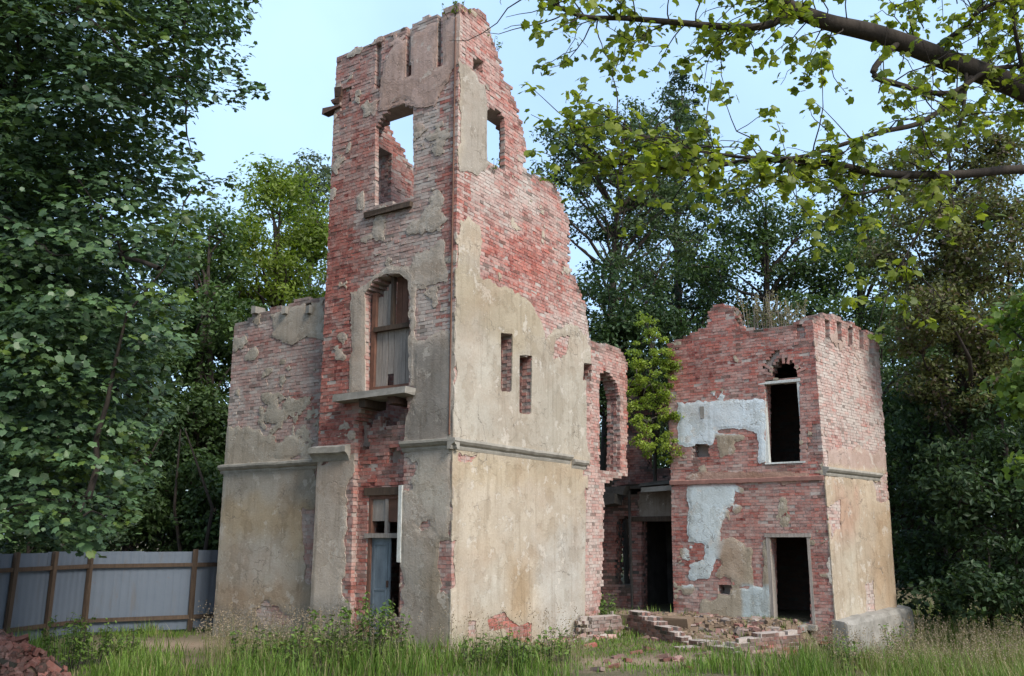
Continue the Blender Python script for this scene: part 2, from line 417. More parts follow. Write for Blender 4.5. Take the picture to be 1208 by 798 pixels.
def plaster(W, part, field, bounds, paint, res=.036, base=.026, name='plaster', seed=3, backoff=.012):
    s0, s1, z0, z1 = bounds; xs = np.arange(s0, s1 + res, res); zs = np.arange(z0, z1 + res, res)
    S, Z = np.meshgrid(xs, zs); Fv = field(S, Z); ns = len(xs); nz = len(zs)
    Y = -(base + .018 * (fbm(S * .8, Z * .8, seed, 3) - .5) + .008 * (fbm(S * 5, Z * 5, seed + 3, 2) - .5))
    Y = Y + .010 * (1 - sstep(0, .10, Fv))
    ins = Fv > 0; idx = -np.ones(Fv.shape, int); idx[ins] = np.arange(ins.sum())
    V = list(np.stack([S[ins], Y[ins], Z[ins]], 1)); V = [tuple(v) for v in V]
    c = ins[:-1, :-1].astype(int) + ins[:-1, 1:] + ins[1:, 1:] + ins[1:, :-1]
    fi = c == 4
    Q = np.stack([idx[:-1, :-1][fi], idx[:-1, 1:][fi], idx[1:, 1:][fi], idx[1:, :-1][fi]], -1)
    polys = []; cross = {}; skirt = []; bk = {}
    def xp(i, j, i2, j2):
        k = (i, j, i2, j2) if (i, j) < (i2, j2) else (i2, j2, i, j)
        if k not in cross:
            a, b = Fv[k[0], k[1]], Fv[k[2], k[3]]; t = a / (a - b)
            cross[k] = len(V); V.append((S[k[0], k[1]] * (1 - t) + S[k[2], k[3]] * t, (Y[k[0], k[1]] * (1 - t) + Y[k[2], k[3]] * t), Z[k[0], k[1]] * (1 - t) + Z[k[2], k[3]] * t))
        return cross[k]
    def bkv(i):
        if i not in bk: bk[i] = len(V); v = V[i]; V.append((v[0], backoff, v[2]))
        return bk[i]
    for i, j in zip(*np.where((c > 0) & (c < 4))):
        cor = [(i, j), (i, j + 1), (i + 1, j + 1), (i + 1, j)]; pl = []; fl = []
        for k in range(4):
            a = cor[k]; b = cor[(k + 1) % 4]
            if ins[a]: pl.append(idx[a]); fl.append(0)
            if ins[a] != ins[b]: pl.append(xp(*a, *b)); fl.append(1)
        if len(pl) >= 3: polys.append(pl)
        n = len(pl)
        for k in range(n):
            if fl[k] and fl[(k + 1) % n] and pl[k] != pl[(k + 1) % n]:
                A, B = pl[k], pl[(k + 1) % n]; skirt.append([B, A, bkv(A), bkv(B)])
    if not len(V): return None
    Va = np.array(V); tint = paint(Va[:, 0], Va[:, 2])
    fs = [Q] if len(Q) else []
    if skirt: fs.append(np.array(skirt))
    by = {}
    for p in polys: by.setdefault(len(p), []).append(p)
    fs += [np.array(v) for v in by.values()]
    # one object for each separate patch, crumbs together
    par = list(range(len(Va)))
    def find(a):
        while par[a] != a: par[a] = par[par[a]]; a = par[a]
        return a
    for f in fs:
        for p in f.tolist():
            r0 = find(p[0])
            for v in p[1:]:
                rv = find(v)
                if rv != r0: par[rv] = r0
    root = np.array([find(i) for i in range(len(Va))]); ids, cnt = np.unique(root, return_counts=True)
    big = [i for i, c_ in zip(ids, cnt) if c_ > 160]; lab = {i: k for k, i in enumerate(big)}; comp = np.array([lab.get(r_, -1) for r_ in root])
    for k in sorted(set(comp.tolist())):
        sel = comp == k; new = np.cumsum(sel) - 1
        g = [new[f[sel[f[:, 0]]]] for f in fs]; g = [q_ for q_ in g if len(q_)]
        o = obj(name if k >= 0 else 'plaster_crumbs', mesh(name, Va[sel], g, tint[sel]), M_plaster, part)
        if k < 0: kind(o, 'stuff')
def cornice(W, thing_, s0, s1, z, prof, mat=M_stone, name='cornice', chip=.02, seed=1, z1=None):
    """moulding: profile of (out, up) points swept along the wall, chipped"""
    base = np.array(thing_.location); n = max(3, int((s1 - s0) / .08)); ss = np.linspace(s0, s1, n); k = len(prof)
    V = []
    for i, s in enumerate(ss):
        c = chip * 2.6 * max(0, float(fbm(np.array(s * 2.3), np.array(seed * 3.1), seed)) - .5) + chip * .3 * random.random()
        zz = z if z1 is None else z + (z1 - z) * i / (n - 1)
        for (o, u) in prof: V.append((s, -(o * (1 - 2.2 * c)) if o > 0 else -o, zz + u - (c * .8 if o > .03 else 0)))
    Q = []
    for i in range(n - 1):
        for j in range(k): Q.append([i * k + j, i * k + (j + 1) % k, (i + 1) * k + (j + 1) % k, (i + 1) * k + j])
    caps = [list(range(k))[::-1], [(n - 1) * k + j for j in range(k)]]
    return obj(name, mesh(name, V, [np.array(Q), np.array(caps)]), mat, thing_, W.o - base, W.ang)
def wbox(name, W, thing_, B, mat, jit=.0, parent=None, bevel=0, rot=None):
    """box in wall coordinates; parent is a part that sits at the wall frame (or None: the thing)"""
    if parent is not None: o = box_obj(name, B, mat, parent, None, 0, jit, bevel)
    else: o = box_obj(name, B, mat, thing_, W.o - np.array(thing_.location), W.ang, jit, bevel)
    return o
CORN = [(-.05, -.16), (.03, -.16), (.05, -.11), (.05, -.08), (.10, -.05), (.14, 0), (.14, .05), (-.05, .08)]

# ------------------------------------------------------------------ terrain
aR = math.atan2(1065, 700); aL = aR - math.pi / 2
C = on_z(531, 780, 0)
TL = Wall(C, aL); TR = Wall(C, aR)
LW = Wall(C + TL.Y * .3, aL)
K = at(972, 553, 22.15); RF = Wall(K, aL); RS = Wall(K, math.atan2(1065, 1016))
def ground(x, y):
    x = np.asarray(x, float); y = np.asarray(y, float)
    g = .10 * (fbm(x * .25, y * .25, 5, 3) - .5) + .05 * (fbm(x * 1.2, y * 1.2, 6, 2) - .5)
    g = g - .62 * sstep(3.5, 8.5, x) * sstep(10, 17, y) * (1 - sstep(25, 34, y)) - .15 * sstep(30, 60, y)
    a = (x - RF.o[0]) * RF.X[0] + (y - RF.o[1]) * RF.X[1]; b = (x - RF.o[0]) * RF.Y[0] + (y - RF.o[1]) * RF.Y[1]
    tr = sstep(-2.3, -1.2, b) * (1 - sstep(7, 9, b)) * sstep(-8.2, -6.5, a) * (1 - sstep(-.9, -.2, a))
    g = g * (1 - tr) + (.22 + .06 * (fbm(x * .9, y * .9, 8, 3) - .5)) * tr
    g = g + .65 * (1 - sstep(4, 10, np.hypot(x, y)))
    g = g + 1.0 * sstep(60, 200, np.hypot(x, y))
    return g
def gz(x, y): return float(ground(np.array([x]), np.array([y]))[0])
ax = np.concatenate([[-700, -400, -220, -130, -80, -55, -40, -32, -26], np.arange(-22, 22.01, .3), [26, 32, 40, 55, 80, 130, 220, 400, 700]])
ay = np.concatenate([[-700, -400, -200, -100, -50, -25, -12, -6], np.arange(-2, 34, .3), [36, 39, 44, 52, 64, 80, 110, 160, 250, 400, 700]])
GX, GY = np.meshgrid(ax, ay); GZ = ground(GX, GY); nx = len(ax)
ii = (np.arange(len(ay) - 1)[:, None] * nx + np.arange(nx - 1)[None]).ravel()
def mat_ground():
    m, nt, b = nm('ground')
    r = mix(nt, ramp(nt, noise_(nt, .55, 6, .6), .4, .6), (.15, .115, .075), (.055, .07, .025))
    r = mix(nt, ramp(nt, noise_(nt, 4, 6, .7), .35, .7, 0, .7), r, (.19, .145, .10))
    r = mix(nt, ramp(nt, noise_(nt, 30, 4), .5, .7, 0, .6), r, (.05, .04, .03))
    so = mix(nt, noise_(nt, 5, 8, .7), (.20, .145, .10), (.37, .29, .21)); so = mix(nt, ramp(nt, noise_(nt, 14, 5, .7), .56, .62, 0, .6), so, (.25, .10, .075))
    r = mix(nt, attr(nt)[1][0], r, so)
    nt.links.new(r, b.inputs['Base Color']); bump(nt, b, noise_(nt, 9, 8, .7), .9, .05); return m
def bare_(x, y):                           # trodden earth and crumbled brick in front of the block, by the fence and along the path
    a = (x - RF.o[0]) * RF.X[0] + (y - RF.o[1]) * RF.X[1]; b = (x - RF.o[0]) * RF.Y[0] + (y - RF.o[1]) * RF.Y[1]; n = fbm(x * .9, y * .9, 19, 4) - .5
    m = sstep(-3.6, -2.4, b + 1.6 * n) * (1 - sstep(-.9, -.3, b)) * sstep(-8.6, -7.4, a) * (1 - sstep(-.6, .2, a))
    p = np.exp(-((y - 16.9 - .25 * (x - 1)) / .8) ** 2) * sstep(.8, 1.6, x) * (1 - sstep(4.2, 5.2, x))
    q = np.exp(-(((x + 7.3) / 2.2) ** 2 + ((y - 19.6) / 1.0) ** 2))
    return np.clip(np.maximum(np.maximum(m * (.6 + 1.6 * n), p), q) + .4 * n, 0, 1)
BR = bare_(GX, GY).ravel(); tg = np.stack([BR, BR, BR], 1)
kind(obj('ground', mesh('ground', np.stack([GX, GY, GZ], -1).reshape(-1, 3), [np.stack([ii, ii + 1, ii + nx + 1, ii + nx], -1)], tg, True), mat_ground()), 'structure')

# ------------------------------------------------------------------ the tower with its side wing
TW = thing('ruined_tower', 'tall ruined tower of red brick with peeling beige plaster and a lower side wing', 'tower', (C[0], C[1], 0))
ZB = -.35
# front wall (faces left of the camera)
tl_out = [(-3.69, ZB), (0, ZB), (0, 13.6)] + TL.poly([(541, 4), (530, 8), (515, 17), (505, 17), (490, 28), (474, 31), (466, 38), (447, 43), (438, 52), (420, 56), (411, 63)]) + [(-3.69, 13.5)]
up_win = TL.poly([(443, 243), (487, 234), (487, 128), (475, 124), (462, 127), (451, 137), (443, 152)])
lo_win = TL.poly([(431, 463), (482, 456), (482, 331), (472, 323), (457, 323), (441, 332), (431, 347)])
bay = [(-2.52, ZB + .05), (-1.28, ZB + .05), (-1.25, 4.2), (-1.18, 4.8), (-1.25, 5.08), (-2.3, 5.08), (-2.62, 4.6), (-2.6, 4.2)]
def slot(px, y0, y1, w=.075):
    a = TL.sz(px, y0); b = TL.sz(px, y1); s = (a[0] + b[0]) / 2
    return rect(s - w, s + w, b[1], a[1] + .3)
tl_op = [(up_win, 4, .02), ([(s_ - .34, z_) for s_, z_ in up_win], (1, 4), .03), (lo_win, 4, .02), (bay, 4, .03)]
for px, y0, y1, hy in ((446, 64, 104, 92), (482, 40, 90, 76), (519, 25, 78, 58)):
    tl_op.append((slot(px, y0, y1), 1, .02)); s, z = TL.sz(px, y1)
    tl_op.append((rect(s - .09, s + .09, z - .02, z + .32), 3, .03))
s, z = TL.sz(410, 118); tl_op.append((rect(s - .2, s + .05, z - .25, z + .35), 1, .08))
TP = TL.poly
adds = [(TP([(452, 74), (470, 52), (512, 32), (541, 18), (543, 75), (528, 98), (513, 122), (490, 127), (474, 121), (455, 128), (446, 140), (446, 112)]), .25),
        (TP([(486, 402), (539, 385), (535, 420), (533, 800), (474, 800), (474, 545), (478, 530), (486, 470)]), .25),
        (TP([(360, 545), (413, 540), (413, 590), (404, 640), (404, 700), (418, 708), (418, 770), (360, 780)]), .3),
        (TP([(414, 345), (431, 335), (431, 463), (414, 466)]), .1), (TP([(483, 322), (493, 318), (490, 455), (482, 458)]), .1),
        (TP([(424, 346), (440, 326), (458, 315), (476, 315), (489, 324), (484, 332), (472, 323), (457, 323), (441, 332), (431, 347)]), .05),
        (TP([(436, 158), (449, 133), (462, 122), (476, 118), (492, 118), (492, 126), (475, 125), (462, 128), (451, 138), (443, 153)]), .05),
        (TP([(488, 300), (520, 290), (524, 330), (500, 350), (488, 340)]), .3)]
subs = [(TP([(520, 638), (540, 638), (540, 698), (520, 698), (516, 670)]), .12), (TP([(512, 765), (540, 760), (540, 792), (512, 792)]), .12),
        (TP([(476, 540), (490, 548), (484, 575), (474, 580)]), .12), (TP([(490, 618), (508, 612), (512, 628), (495, 632)]), .15)]
tl_field = make_field(adds, subs, [(s_ if s_ < -.02 else .045, z_) for s_, z_ in tl_out], tl_op, 31, isl=.66)
tl_lime = make_lime(.58, [(TP([(372, 200), (420, 190), (425, 300), (418, 560), (360, 560)]), .02, .25),
                          (TP([(390, 60), (450, 45), (445, 110), (440, 240), (390, 260)]), .45, .4),
                          (TP([(488, 110), (543, 80), (540, 400), (486, 420)]), .88, .35),
                          (TP([(420, 245), (500, 240), (500, 300), (425, 320)]), .5, .3),
                          (TP([(516, 190), (548, 185), (546, 300), (522, 300)]), .25, .2),
                          (TP([(474, 500), (420, 500), (420, 600), (474, 600)]), .1, .2),
                          (TP([(403, 600), (420, 600), (420, 700), (403, 700)]), .3, .2)], 41, .8)
w = masonry('front_wall', TL, TW, tl_out, tl_op, .5, tl_field, tl_lime, (-3.69, 0), .14, 150)
FRONT = w
plaster(TL, w, tl_field, (-3.75, .07, ZB, 13.6), make_paint((.47, .41, .355), [
    (TP([(440, 30), (548, 0), (548, 140), (440, 150)]), (.47, .34, .295), .2, 1),
    (TP([(488, 420), (537, 405), (535, 520), (478, 525), (486, 470)]), (.22, .205, .19), .35, .8),
    (TP([(474, 650), (533, 640), (533, 800), (474, 800)]), (.33, .305, .27), .4, .8),
    (TP([(476, 545), (530, 538), (530, 600), (476, 600)]), (.48, .44, .385), .3, .9),
    (TP([(505, 640), (535, 640), (535, 780), (505, 790)]), (.27, .21, .14), .3, .6),
    (TP([(360, 705), (420, 705), (420, 780), (360, 780)]), (.30, .28, .25), .25, .8)], 51), seed=2)
# right wall
tr_out = [(0, ZB), (5.25, ZB)] + TR.poly([(690, 745), (691, 600), (696, 545), (698, 470), (697, 405), (692, 362), (683, 340), (672, 312), (673, 265), (665, 240), (656, 217), (640, 209), (622, 205), (621, 180), (617, 150), (611, 128), (603, 100), (596, 96), (588, 60), (578, 28), (570, 12)]) + [(.45, 13.75), (0, 13.6)]
tr_win = TR.poly([(574, 190), (595, 201), (595, 140), (589, 131), (580, 128), (574, 131)])
slit1 = TR.poly([(590, 462), (603, 463), (604, 394), (590, 393)]); slit2 = TR.poly([(612, 488), (626, 489), (627, 420), (612, 419)])
hole = TR.poly([(687, 449), (697, 449), (698, 430), (688, 428)]); hole2 = TR.poly([(687, 562), (695, 562), (695, 548), (688, 548)])
hole3 = TR.poly([(542, 68), (551, 70), (551, 50), (543, 48)]); hole4 = TR.poly([(559, 82), (569, 85), (569, 72), (560, 69)])
RP = TR.poly
tr_op = [(tr_win, 4, .03), ([(s_ + .5, z_) for s_, z_ in tr_win], (1, 4), .03), ([(s_ + .25, z_) for s_, z_ in tr_win], (1, 4), .03), (slit1, 4, .02), (slit2, 4, .02), (hole, 3, .06), (hole2, 3, .06), (hole3, 2, .03), (hole4, 2, .05)]
adds = [(RP([(526, 800), (530, 545), (536, 400), (540, 322), (552, 318), (575, 328), (602, 336), (627, 355), (637, 380), (643, 402), (655, 386), (672, 382), (692, 392), (700, 430), (698, 545), (692, 560), (692, 780)]), .3),
        (RP([(542, 74), (556, 82), (573, 102), (577, 150), (577, 194), (562, 206), (542, 200)]), .2),
        (RP([(541, 258), (553, 258), (565, 268), (566, 330), (541, 326)]), .12)]
subs = [(RP([(576, 732), (592, 722), (608, 738), (626, 736), (628, 760), (606, 757), (594, 742), (578, 744)]), .1),
        (RP([(552, 732), (562, 730), (561, 752), (551, 750)]), .06), (RP([(525, 636), (536, 640), (537, 694), (525, 698)]), .08),
        (RP([(525, 765), (541, 768), (540, 800), (525, 800)]), .1), (RP([(540, 536), (560, 538), (556, 545), (540, 544)]), .05),
        (RP([(655, 400), (672, 396), (668, 420), (652, 424)]), .15), (RP([(690, 430), (702, 430), (702, 540), (693, 535)]), .1)]
tr_field = make_field(adds, subs, [(s_ if s_ > .02 else -.045, z_) for s_, z_ in tr_out], tr_op, 71, isl=.74)
tr_lime = make_lime(.36, [(RP([(545, 200), (620, 215), (640, 250), (600, 270), (545, 260)]), .66, .4),
                          (RP([(640, 330), (690, 360), (697, 420), (640, 410)]), .62, .3),
                          (RP([(560, 270), (660, 300), (670, 370), (600, 335)]), .12, .4),
                          (RP([(575, 720), (635, 720), (630, 765), (576, 750)]), .05, .3)], 81, .75)
w = masonry('right_wall', TR, TW, tr_out, tr_op, .5, tr_field, tr_lime, (0, 5.2), .2, 130)
RIGHTW = w
plaster(TR, w, tr_field, (-.07, 5.9, ZB, 13.7), make_paint((.465, .402, .325), [
    (RP([(530, 300), (700, 300), (700, 545), (530, 522)]), (.40, .355, .295), .2, 1),
    (RP([(536, 400), (590, 400), (585, 520), (533, 515)]), (.46, .43, .375), .5, .7),
    (RP([(540, 320), (650, 340), (650, 400), (600, 420), (560, 380), (540, 380)]), (.37, .31, .22), .4, .7),
    (RP([(636, 430), (700, 420), (700, 545), (640, 540)]), (.40, .37, .315), .5, .7),
    (RP([(542, 70), (580, 90), (580, 210), (542, 206)]), (.36, .32, .275), .2, 1),
    (RP([(600, 660), (625, 655), (628, 730), (600, 735)]), (.36, .255, .15), .35, .7),
    (RP([(560, 650), (580, 650), (575, 700), (552, 690)]), (.46, .33, .22), .3, .5),
    (RP([(545, 660), (590, 655), (588, 715), (545, 720)]), (.52, .50, .45), .3, .5),
    (RP([(632, 640), (692, 620), (692, 770), (630, 770)]), (.43, .41, .375), .4, .85),
    (RP([(535, 530), (690, 548), (690, 575), (535, 570)]), (.40, .32, .21), .25, .5),
    (RP([(528, 740), (640, 735), (640, 800), (528, 800)]), (.36, .31, .235), .25, .6)], 91), seed=4)
cornice(TR, TW, -.135, 4.55, 4.07, CORN, seed=3)
cornice(TR, TW, 4.62, 5.30, 3.98, CORN, seed=9, chip=.05, name='cornice')
cornice(TL, TW, -1.27, .12, 4.07, CORN, seed=5)
cornice(TL, TW, -3.8, -2.72, 4.02, [(-.05, -.2), (.03, -.2), (.06, -.12), (.10, -.07), (.17, -.02), (.17, .10), (-.05, .16)], seed=7, chip=.04, name='capital')
# hairline lightning rod conduit down the corner of the front wall
a, q = tube([(0, 0, z) for z in np.linspace(4.2, 13.3, 12)], .018, 6)
obj('conduit', mesh('conduit', a + np.array([-.08, -.03, 0]), [q], None, True), M_wood_red, TW, TL.o - np.array(TW.location), TL.ang)
# left side wall, seen from inside through the top window
TS = Wall(TL.o + TL.X * -3.69 + TL.Y * 5.25, aR + math.pi)       # X from the back to the front
ts_out = [(0, ZB), (5.22, ZB), (5.22, 13.2), (4.6, 12.9), (4.05, 12.3), (3.5, 12.0), (2.95, 11.6), (2.3, 11.2), (1.7, 10.6), (1.2, 9.5), (.6, 8.6), (0, 8.2)]
ts_op = [(rect(3.66, 4.12, 10.25, 11.5), 4, .02), (rect(1.6, 2.4, 5.0, 6.9), 4, .02)]
masonry('left_wall', TS, TW, ts_out, ts_op, .45, None, make_lime(.45, [], 5, .7), (0, 5.22), .25)
TBk = Wall(TR.o + TR.X * 5.25 + TL.X * 0, aL + math.pi)           # back wall, X from the right end to the left
masonry('back_wall', TBk, TW, [(.5, ZB), (3.3, ZB), (3.3, 8.0), (2.4, 7.2), (1.6, 6.8), (.9, 6.2), (.5, 6.6)], [(rect(1.3, 2.2, 4.6, 6.2), 4, .05)], .45, None, make_lime(.5, [], 6, .7), (.5, 3.3), .25)
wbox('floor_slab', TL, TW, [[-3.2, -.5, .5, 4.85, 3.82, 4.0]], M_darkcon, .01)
# the recessed entrance bay under the slab
BAY = Wall(TL.o + TL.Y * .16, aL)
bay_out = [(-2.68, ZB), (-1.14, ZB), (-1.14, 4.9), (-1.5, 4.75), (-1.6, 4.5), (-2.0, 4.45), (-2.1, 4.78), (-2.35, 4.5), (-2.68, 4.6)]
door_o = rect(-2.30, -1.36, .28, 3.08)
bhole = TL.poly([(452, 548), (468, 545), (470, 535), (455, 533)])
masonry('bay_wall', BAY, TW, bay_out, [(door_o, 4, .015), (BAY.poly([(458, 545), (472, 543), (473, 531), (460, 530)]), 2, .05), (BAY.poly([(420, 520), (434, 530), (430, 500), (420, 498)]), 2, .06)], .30, None, make_lime(.22, [], 15, .5), (-2.68, -1.14), .08, 20)
wbox('lintel', BAY, TW, [[-2.42, -1.26, -.03, .2, 3.08, 3.24]], M_wood_dark, .006)
d = obj('door', None, None, TW, BAY.o - np.array(TW.location), BAY.ang)
V, Q, _ = boxes([[-2.30, -2.23, .02, .14, .28, 3.08], [-1.43, -1.36, .02, .14, .28, 3.08], [-2.23, -1.43, .02, .14, 3.0, 3.08]], .004)
obj('frame', mesh('frame', V, [Q]), M_wood_red, d)
box_obj('transom', [[-2.36, -1.33, -.03, .12, 2.22, 2.31]], M_wood_grey, d, None, 0, .004)
box_obj('mullion', [[-1.86, -1.79, .02, .1, 2.31, 3.0]], M_wood_grey, d, None, 0, .004)
box_obj('board', [[-2.23, -1.86, .05, .075, 2.56, 3.0]], M_wood_grey, d, None, 0, .004)
box_obj('board', [[-1.79, -1.43, .05, .075, 2.54, 3.0]], M_wood_red, d, None, 0, .004)
lf = box_obj('leaf', [[-2.23, -1.73, .07, .11, .30, 2.22]], M_door, d, None, 0, .002)
V, Q, _ = boxes([[-2.17, -1.79, .055, .07, .42, .46], [-2.17, -1.79, .055, .07, 1.18, 1.22], [-2.17, -1.79, .055, .07, 2.08, 2.12], [-2.17, -2.13, .055, .07, .46, 2.08], [-1.83, -1.79, .055, .07, .46, 2.08]], .002)
obj('panel_moulding', mesh('panel_moulding', V, [Q]), M_door, lf)
box_obj('handle', [[-1.78, -1.755, .02, .07, 1.25, 1.38]], M_rust, lf, None, 0, .002)
wbox('doorstep', TL, TW, [[-2.45, -1.2, -.25, .2, .1, .27]], M_concrete, .02)
wbox('barrier_plank', TL, TW, [[-2.34, -1.1, -.05, -.02, .62, .72]], M_wood_grey, .012)
wbox('jamb_strip', TL, TW, [[-1.335, -1.24, -.035, .1, 1.75, 3.25]], M_wood_white, .008)
# slab of the lost balcony
wbox('balcony_slab', TL, TW, [[-2.99, -.98, -.34, .3, 5.06, 5.19]], M_concrete, .025)
wbox('balcony_beam', TL, TW, [[-2.3, -2.12, -.26, .4, 4.88, 5.07]], M_wood_dark, .015)
wbox('balcony_beam', TL, TW, [[-1.55, -1.38, -.2, .4, 4.9, 5.07]], M_rust, .015)
# boarded arched window
wd = obj('window', None, None, TW, TL.o - np.array(TW.location), TL.ang)
V, Q, _ = boxes([[-2.38, -2.27, .14, .27, 5.26, 7.45], [-1.28, -1.20, .14, .27, 5.26, 7.55], [-2.27, -1.28, .14, .27, 5.26, 5.36]], .004)
obj('frame', mesh('frame', V, [Q]), M_wood_red, wd)
box_obj('transom', [[-2.30, -1.24, .11, .23, 6.56, 6.66]], M_wood_dark, wd, None, 0, .005)
box_obj('mullion', [[-1.83, -1.76, .13, .22, 6.66, 7.78]], M_wood_dark, wd, None, 0, .004)
for i in range(6):
    a0 = -2.27 + i * .165
    box_obj('board', [[a0 + .006, a0 + .158, .215 + random.uniform(-.008, .008), .24, 5.36 + (.26 if i == 2 else 0), 6.57]], M_wood_grey, wd, None, 0, .004)
for i in range(3):
    a0 = -2.27 + i * .145
    box_obj('board', [[a0 + .004, a0 + .139, .215, .238, 6.6, 7.35 + .13 * i]], M_wood_grey, wd, None, 0, .004)
for i in range(3):
    a0 = -1.75 + i * .155
    box_obj('board', [[a0 + .004, a0 + .149, .225, .245, 6.6, 7.75 - .02 * i]], M_wood_red, wd, None, 0, .004)
wbox('window_sill', TL, TW, [[-2.55, -1.18, -.09, .3, 9.16, 9.27]], M_wood_dark, .02)
# iron stub and broken ledge at the left shoulder
s, z = TL.sz(398, 125)
wbox('ledge_stub', TL, TW, [[s - .42, s + .1, -.05, .22, z - .1, z + .02], [s - .16, s + .12, -.04, .25, z + .02, z + .2], [s - .04, s + .12, -.05, .25, z + .2, z + .42]], M_rust, .05)
# side wing
lw_out = [(-7.12, ZB), (-3.6, ZB), (-3.6, 7.62)] + LW.poly([(380, 350), (366, 352), (352, 352), (340, 360), (322, 362), (310, 370), (298, 370), (290, 378)]) + [(-7.12, 7.42)]
LP = LW.poly
lw_op = [(rect(*(LW.sz(x, 360)[0] + q for q in (-.1, .1)), LW.sz(x, 365)[1] - .1, LW.sz(x, 365)[1] + .16), 2, .03) for x in (301, 336, 364)]
adds = [(LP([(240, 545), (372, 538), (372, 790), (240, 790)]), .1), (LP([(322, 372), (352, 362), (382, 354), (382, 400), (362, 398), (345, 408), (326, 398)]), .15),
        (LP([(262, 500), (300, 505), (330, 520), (372, 515), (372, 545), (262, 552)]), .5)]
subs = [(LP([(300, 720), (318, 712), (345, 722), (345, 735), (318, 738)]), .3), (LP([(358, 600), (372, 600), (372, 690), (361, 690)]), .15)]
lw_field = make_field(adds, subs, lw_out, lw_op, 131, isl=.62)
w = masonry('wing_wall', LW, TW, lw_out, lw_op, .5, lw_field, make_lime(.68, [(LP([(335, 462), (375, 465), (378, 500), (345, 502)]), .2, .2), (LP([(270, 380), (322, 380), (322, 420), (270, 440)]), .5, .4)], 141, .7), (-7.12, -3.6), .1, 0)
plaster(LW, w, lw_field, (-7.15, -3.6, ZB, 7.65), make_paint((.41, .365, .305), [
    (LP([(258, 560), (370, 550), (370, 590), (258, 600)]), (.38, .35, .305), .3, .9),
    (LP([(262, 590), (365, 590), (362, 650), (262, 640)]), (.42, .335, .225), .4, .8),
    (LP([(285, 635), (335, 630), (335, 690), (280, 690)]), (.46, .43, .385), .3, .8),
    (LP([(258, 690), (368, 690), (368, 720), (258, 725)]), (.37, .275, .19), .3, .75),
    (LP([(255, 722), (368, 718), (368, 780), (255, 780)]), (.28, .255, .225), .2, .85),
    (LP([(320, 350), (385, 345), (385, 410), (320, 410)]), (.49, .44, .38), .2, .9)], 151), seed=6)
cornice(LW, TW, -7.2, -3.62, 3.86, CORN, seed=11, chip=.03)
for x in (304, 339, 367):
    s, z = LW.sz(x, 362)
    wbox('rafter_end', LW, TW, [[s - .07, s + .07, -.12, .2, z - .2, z + .0]], M_concrete, .02)
LS = Wall(LW.o + LW.X * -7.12 + LW.Y * 4.6, aR + math.pi)
masonry('wing_side_wall', LS, TW, [(0, ZB), (4.55, ZB), (4.55, 7.4), (3, 7.2), (1.5, 6.6), (0, 6.4)], [(rect(1.6, 2.6, 4.8, 6.3), 4, .03)], .45, None, make_lime(.5, [], 16, .7), (0, 4.55), .1)
LBk = Wall(LW.o + LW.X * -3.6 + LW.Y * 4.6, aL + math.pi)
masonry('wing_back_wall', LBk, TW, [(0, ZB), (3.1, ZB), (3.1, 6.4), (1.5, 6.0), (0, 6.2)], [], .45, None, make_lime(.5, [], 17, .7), (0, 3.1), .1)

# ------------------------------------------------------------------ the right-hand block and the broken link between
RB = thing('ruined_house_block', 'two storey ruined brick block with pale blue wall paint and weedy top', 'building', (K[0], K[1], 0))
rf_out = [(-4.17, -.3), (0, -.3), (0, 7.72)] + RF.poly([(954, 376), (945, 379), (930, 384), (905, 388), (880, 388), (872, 384), (869, 366), (860, 360), (846, 358), (834, 364), (833, 384), (816, 392), (806, 398)]) + [(-4.05, 7.55)]
FP = RF.poly
rf_win = FP([(903, 546), (943, 546), (943, 449), (903, 449)]); rf_arch = FP([(910, 446), (941, 446), (939, 434), (931, 425), (920, 424), (912, 434)])
rf_door = FP([(911, 734), (956, 734), (953, 634), (909, 634)])
rf_op = [(rf_win, 4, .015), (rf_arch, 4, .16), (rf_door, 4, .015), (FP([(819, 540), (835, 540), (836, 524), (820, 524)]), 3, .08), (FP([(849, 702), (861, 702), (861, 690), (849, 690)]), 3, .05),
         (FP([(898, 436), (906, 436), (920, 414), (916, 412)]), 1, .05), (FP([(955, 532), (975, 532), (975, 505), (960, 500)]), 2, .1), (FP([(940, 400), (948, 400), (948, 384), (940, 384)]), 1, .04)]
blue1 = FP([(800, 475), (903, 470), (904, 545), (896, 546), (893, 512), (884, 507), (846, 508), (841, 525), (800, 526)])
blue2 = FP([(811, 572), (868, 570), (867, 592), (855, 602), (850, 640), (838, 683), (814, 686), (814, 668), (832, 662), (832, 641), (811, 640)])
blue3 = FP([(880, 700), (907, 694), (908, 733), (884, 733)])
beige = FP([(856, 604), (872, 598), (880, 640), (878, 685), (846, 680), (850, 640)])
jmb = FP([(946, 600), (958, 600), (960, 735), (948, 735)])
adds = [(blue1, .02), (blue2, .05), (blue3, .08), (beige, .75), (FP([(845, 512), (868, 512), (866, 535), (850, 540)]), .1), (FP([(818, 705), (900, 700), (900, 735), (815, 735)]), .6),
        (FP([(975, 575), (984, 575), (988, 690), (980, 690)]), .05), (FP([(900, 640), (911, 634), (911, 734), (902, 734)]), .06), (FP([(808, 560), (955, 556), (958, 568), (808, 570)]), .2)]
rf_field = make_field(adds, [], rf_out, rf_op, 231, isl=.70)
rf_lime = make_lime(.26, [(FP([(800, 385), (960, 375), (960, 470), (860, 470), (800, 440)]), .30, .4), (FP([(800, 400), (850, 400), (850, 470), (800, 470)]), .06, .3),
                          (FP([(900, 570), (960, 570), (960, 640), (900, 640)]), .42, .3), (FP([(945, 380), (985, 380), (985, 560), (958, 560)]), .12, .2),
                          (FP([(810, 690), (900, 690), (900, 730), (810, 730)]), .5, .3)], 241, .55)
w = masonry('front_wall', RF, RB, rf_out, rf_op, .5, rf_field, rf_lime, (-4.17, 0), .16, 230)
RFW = w
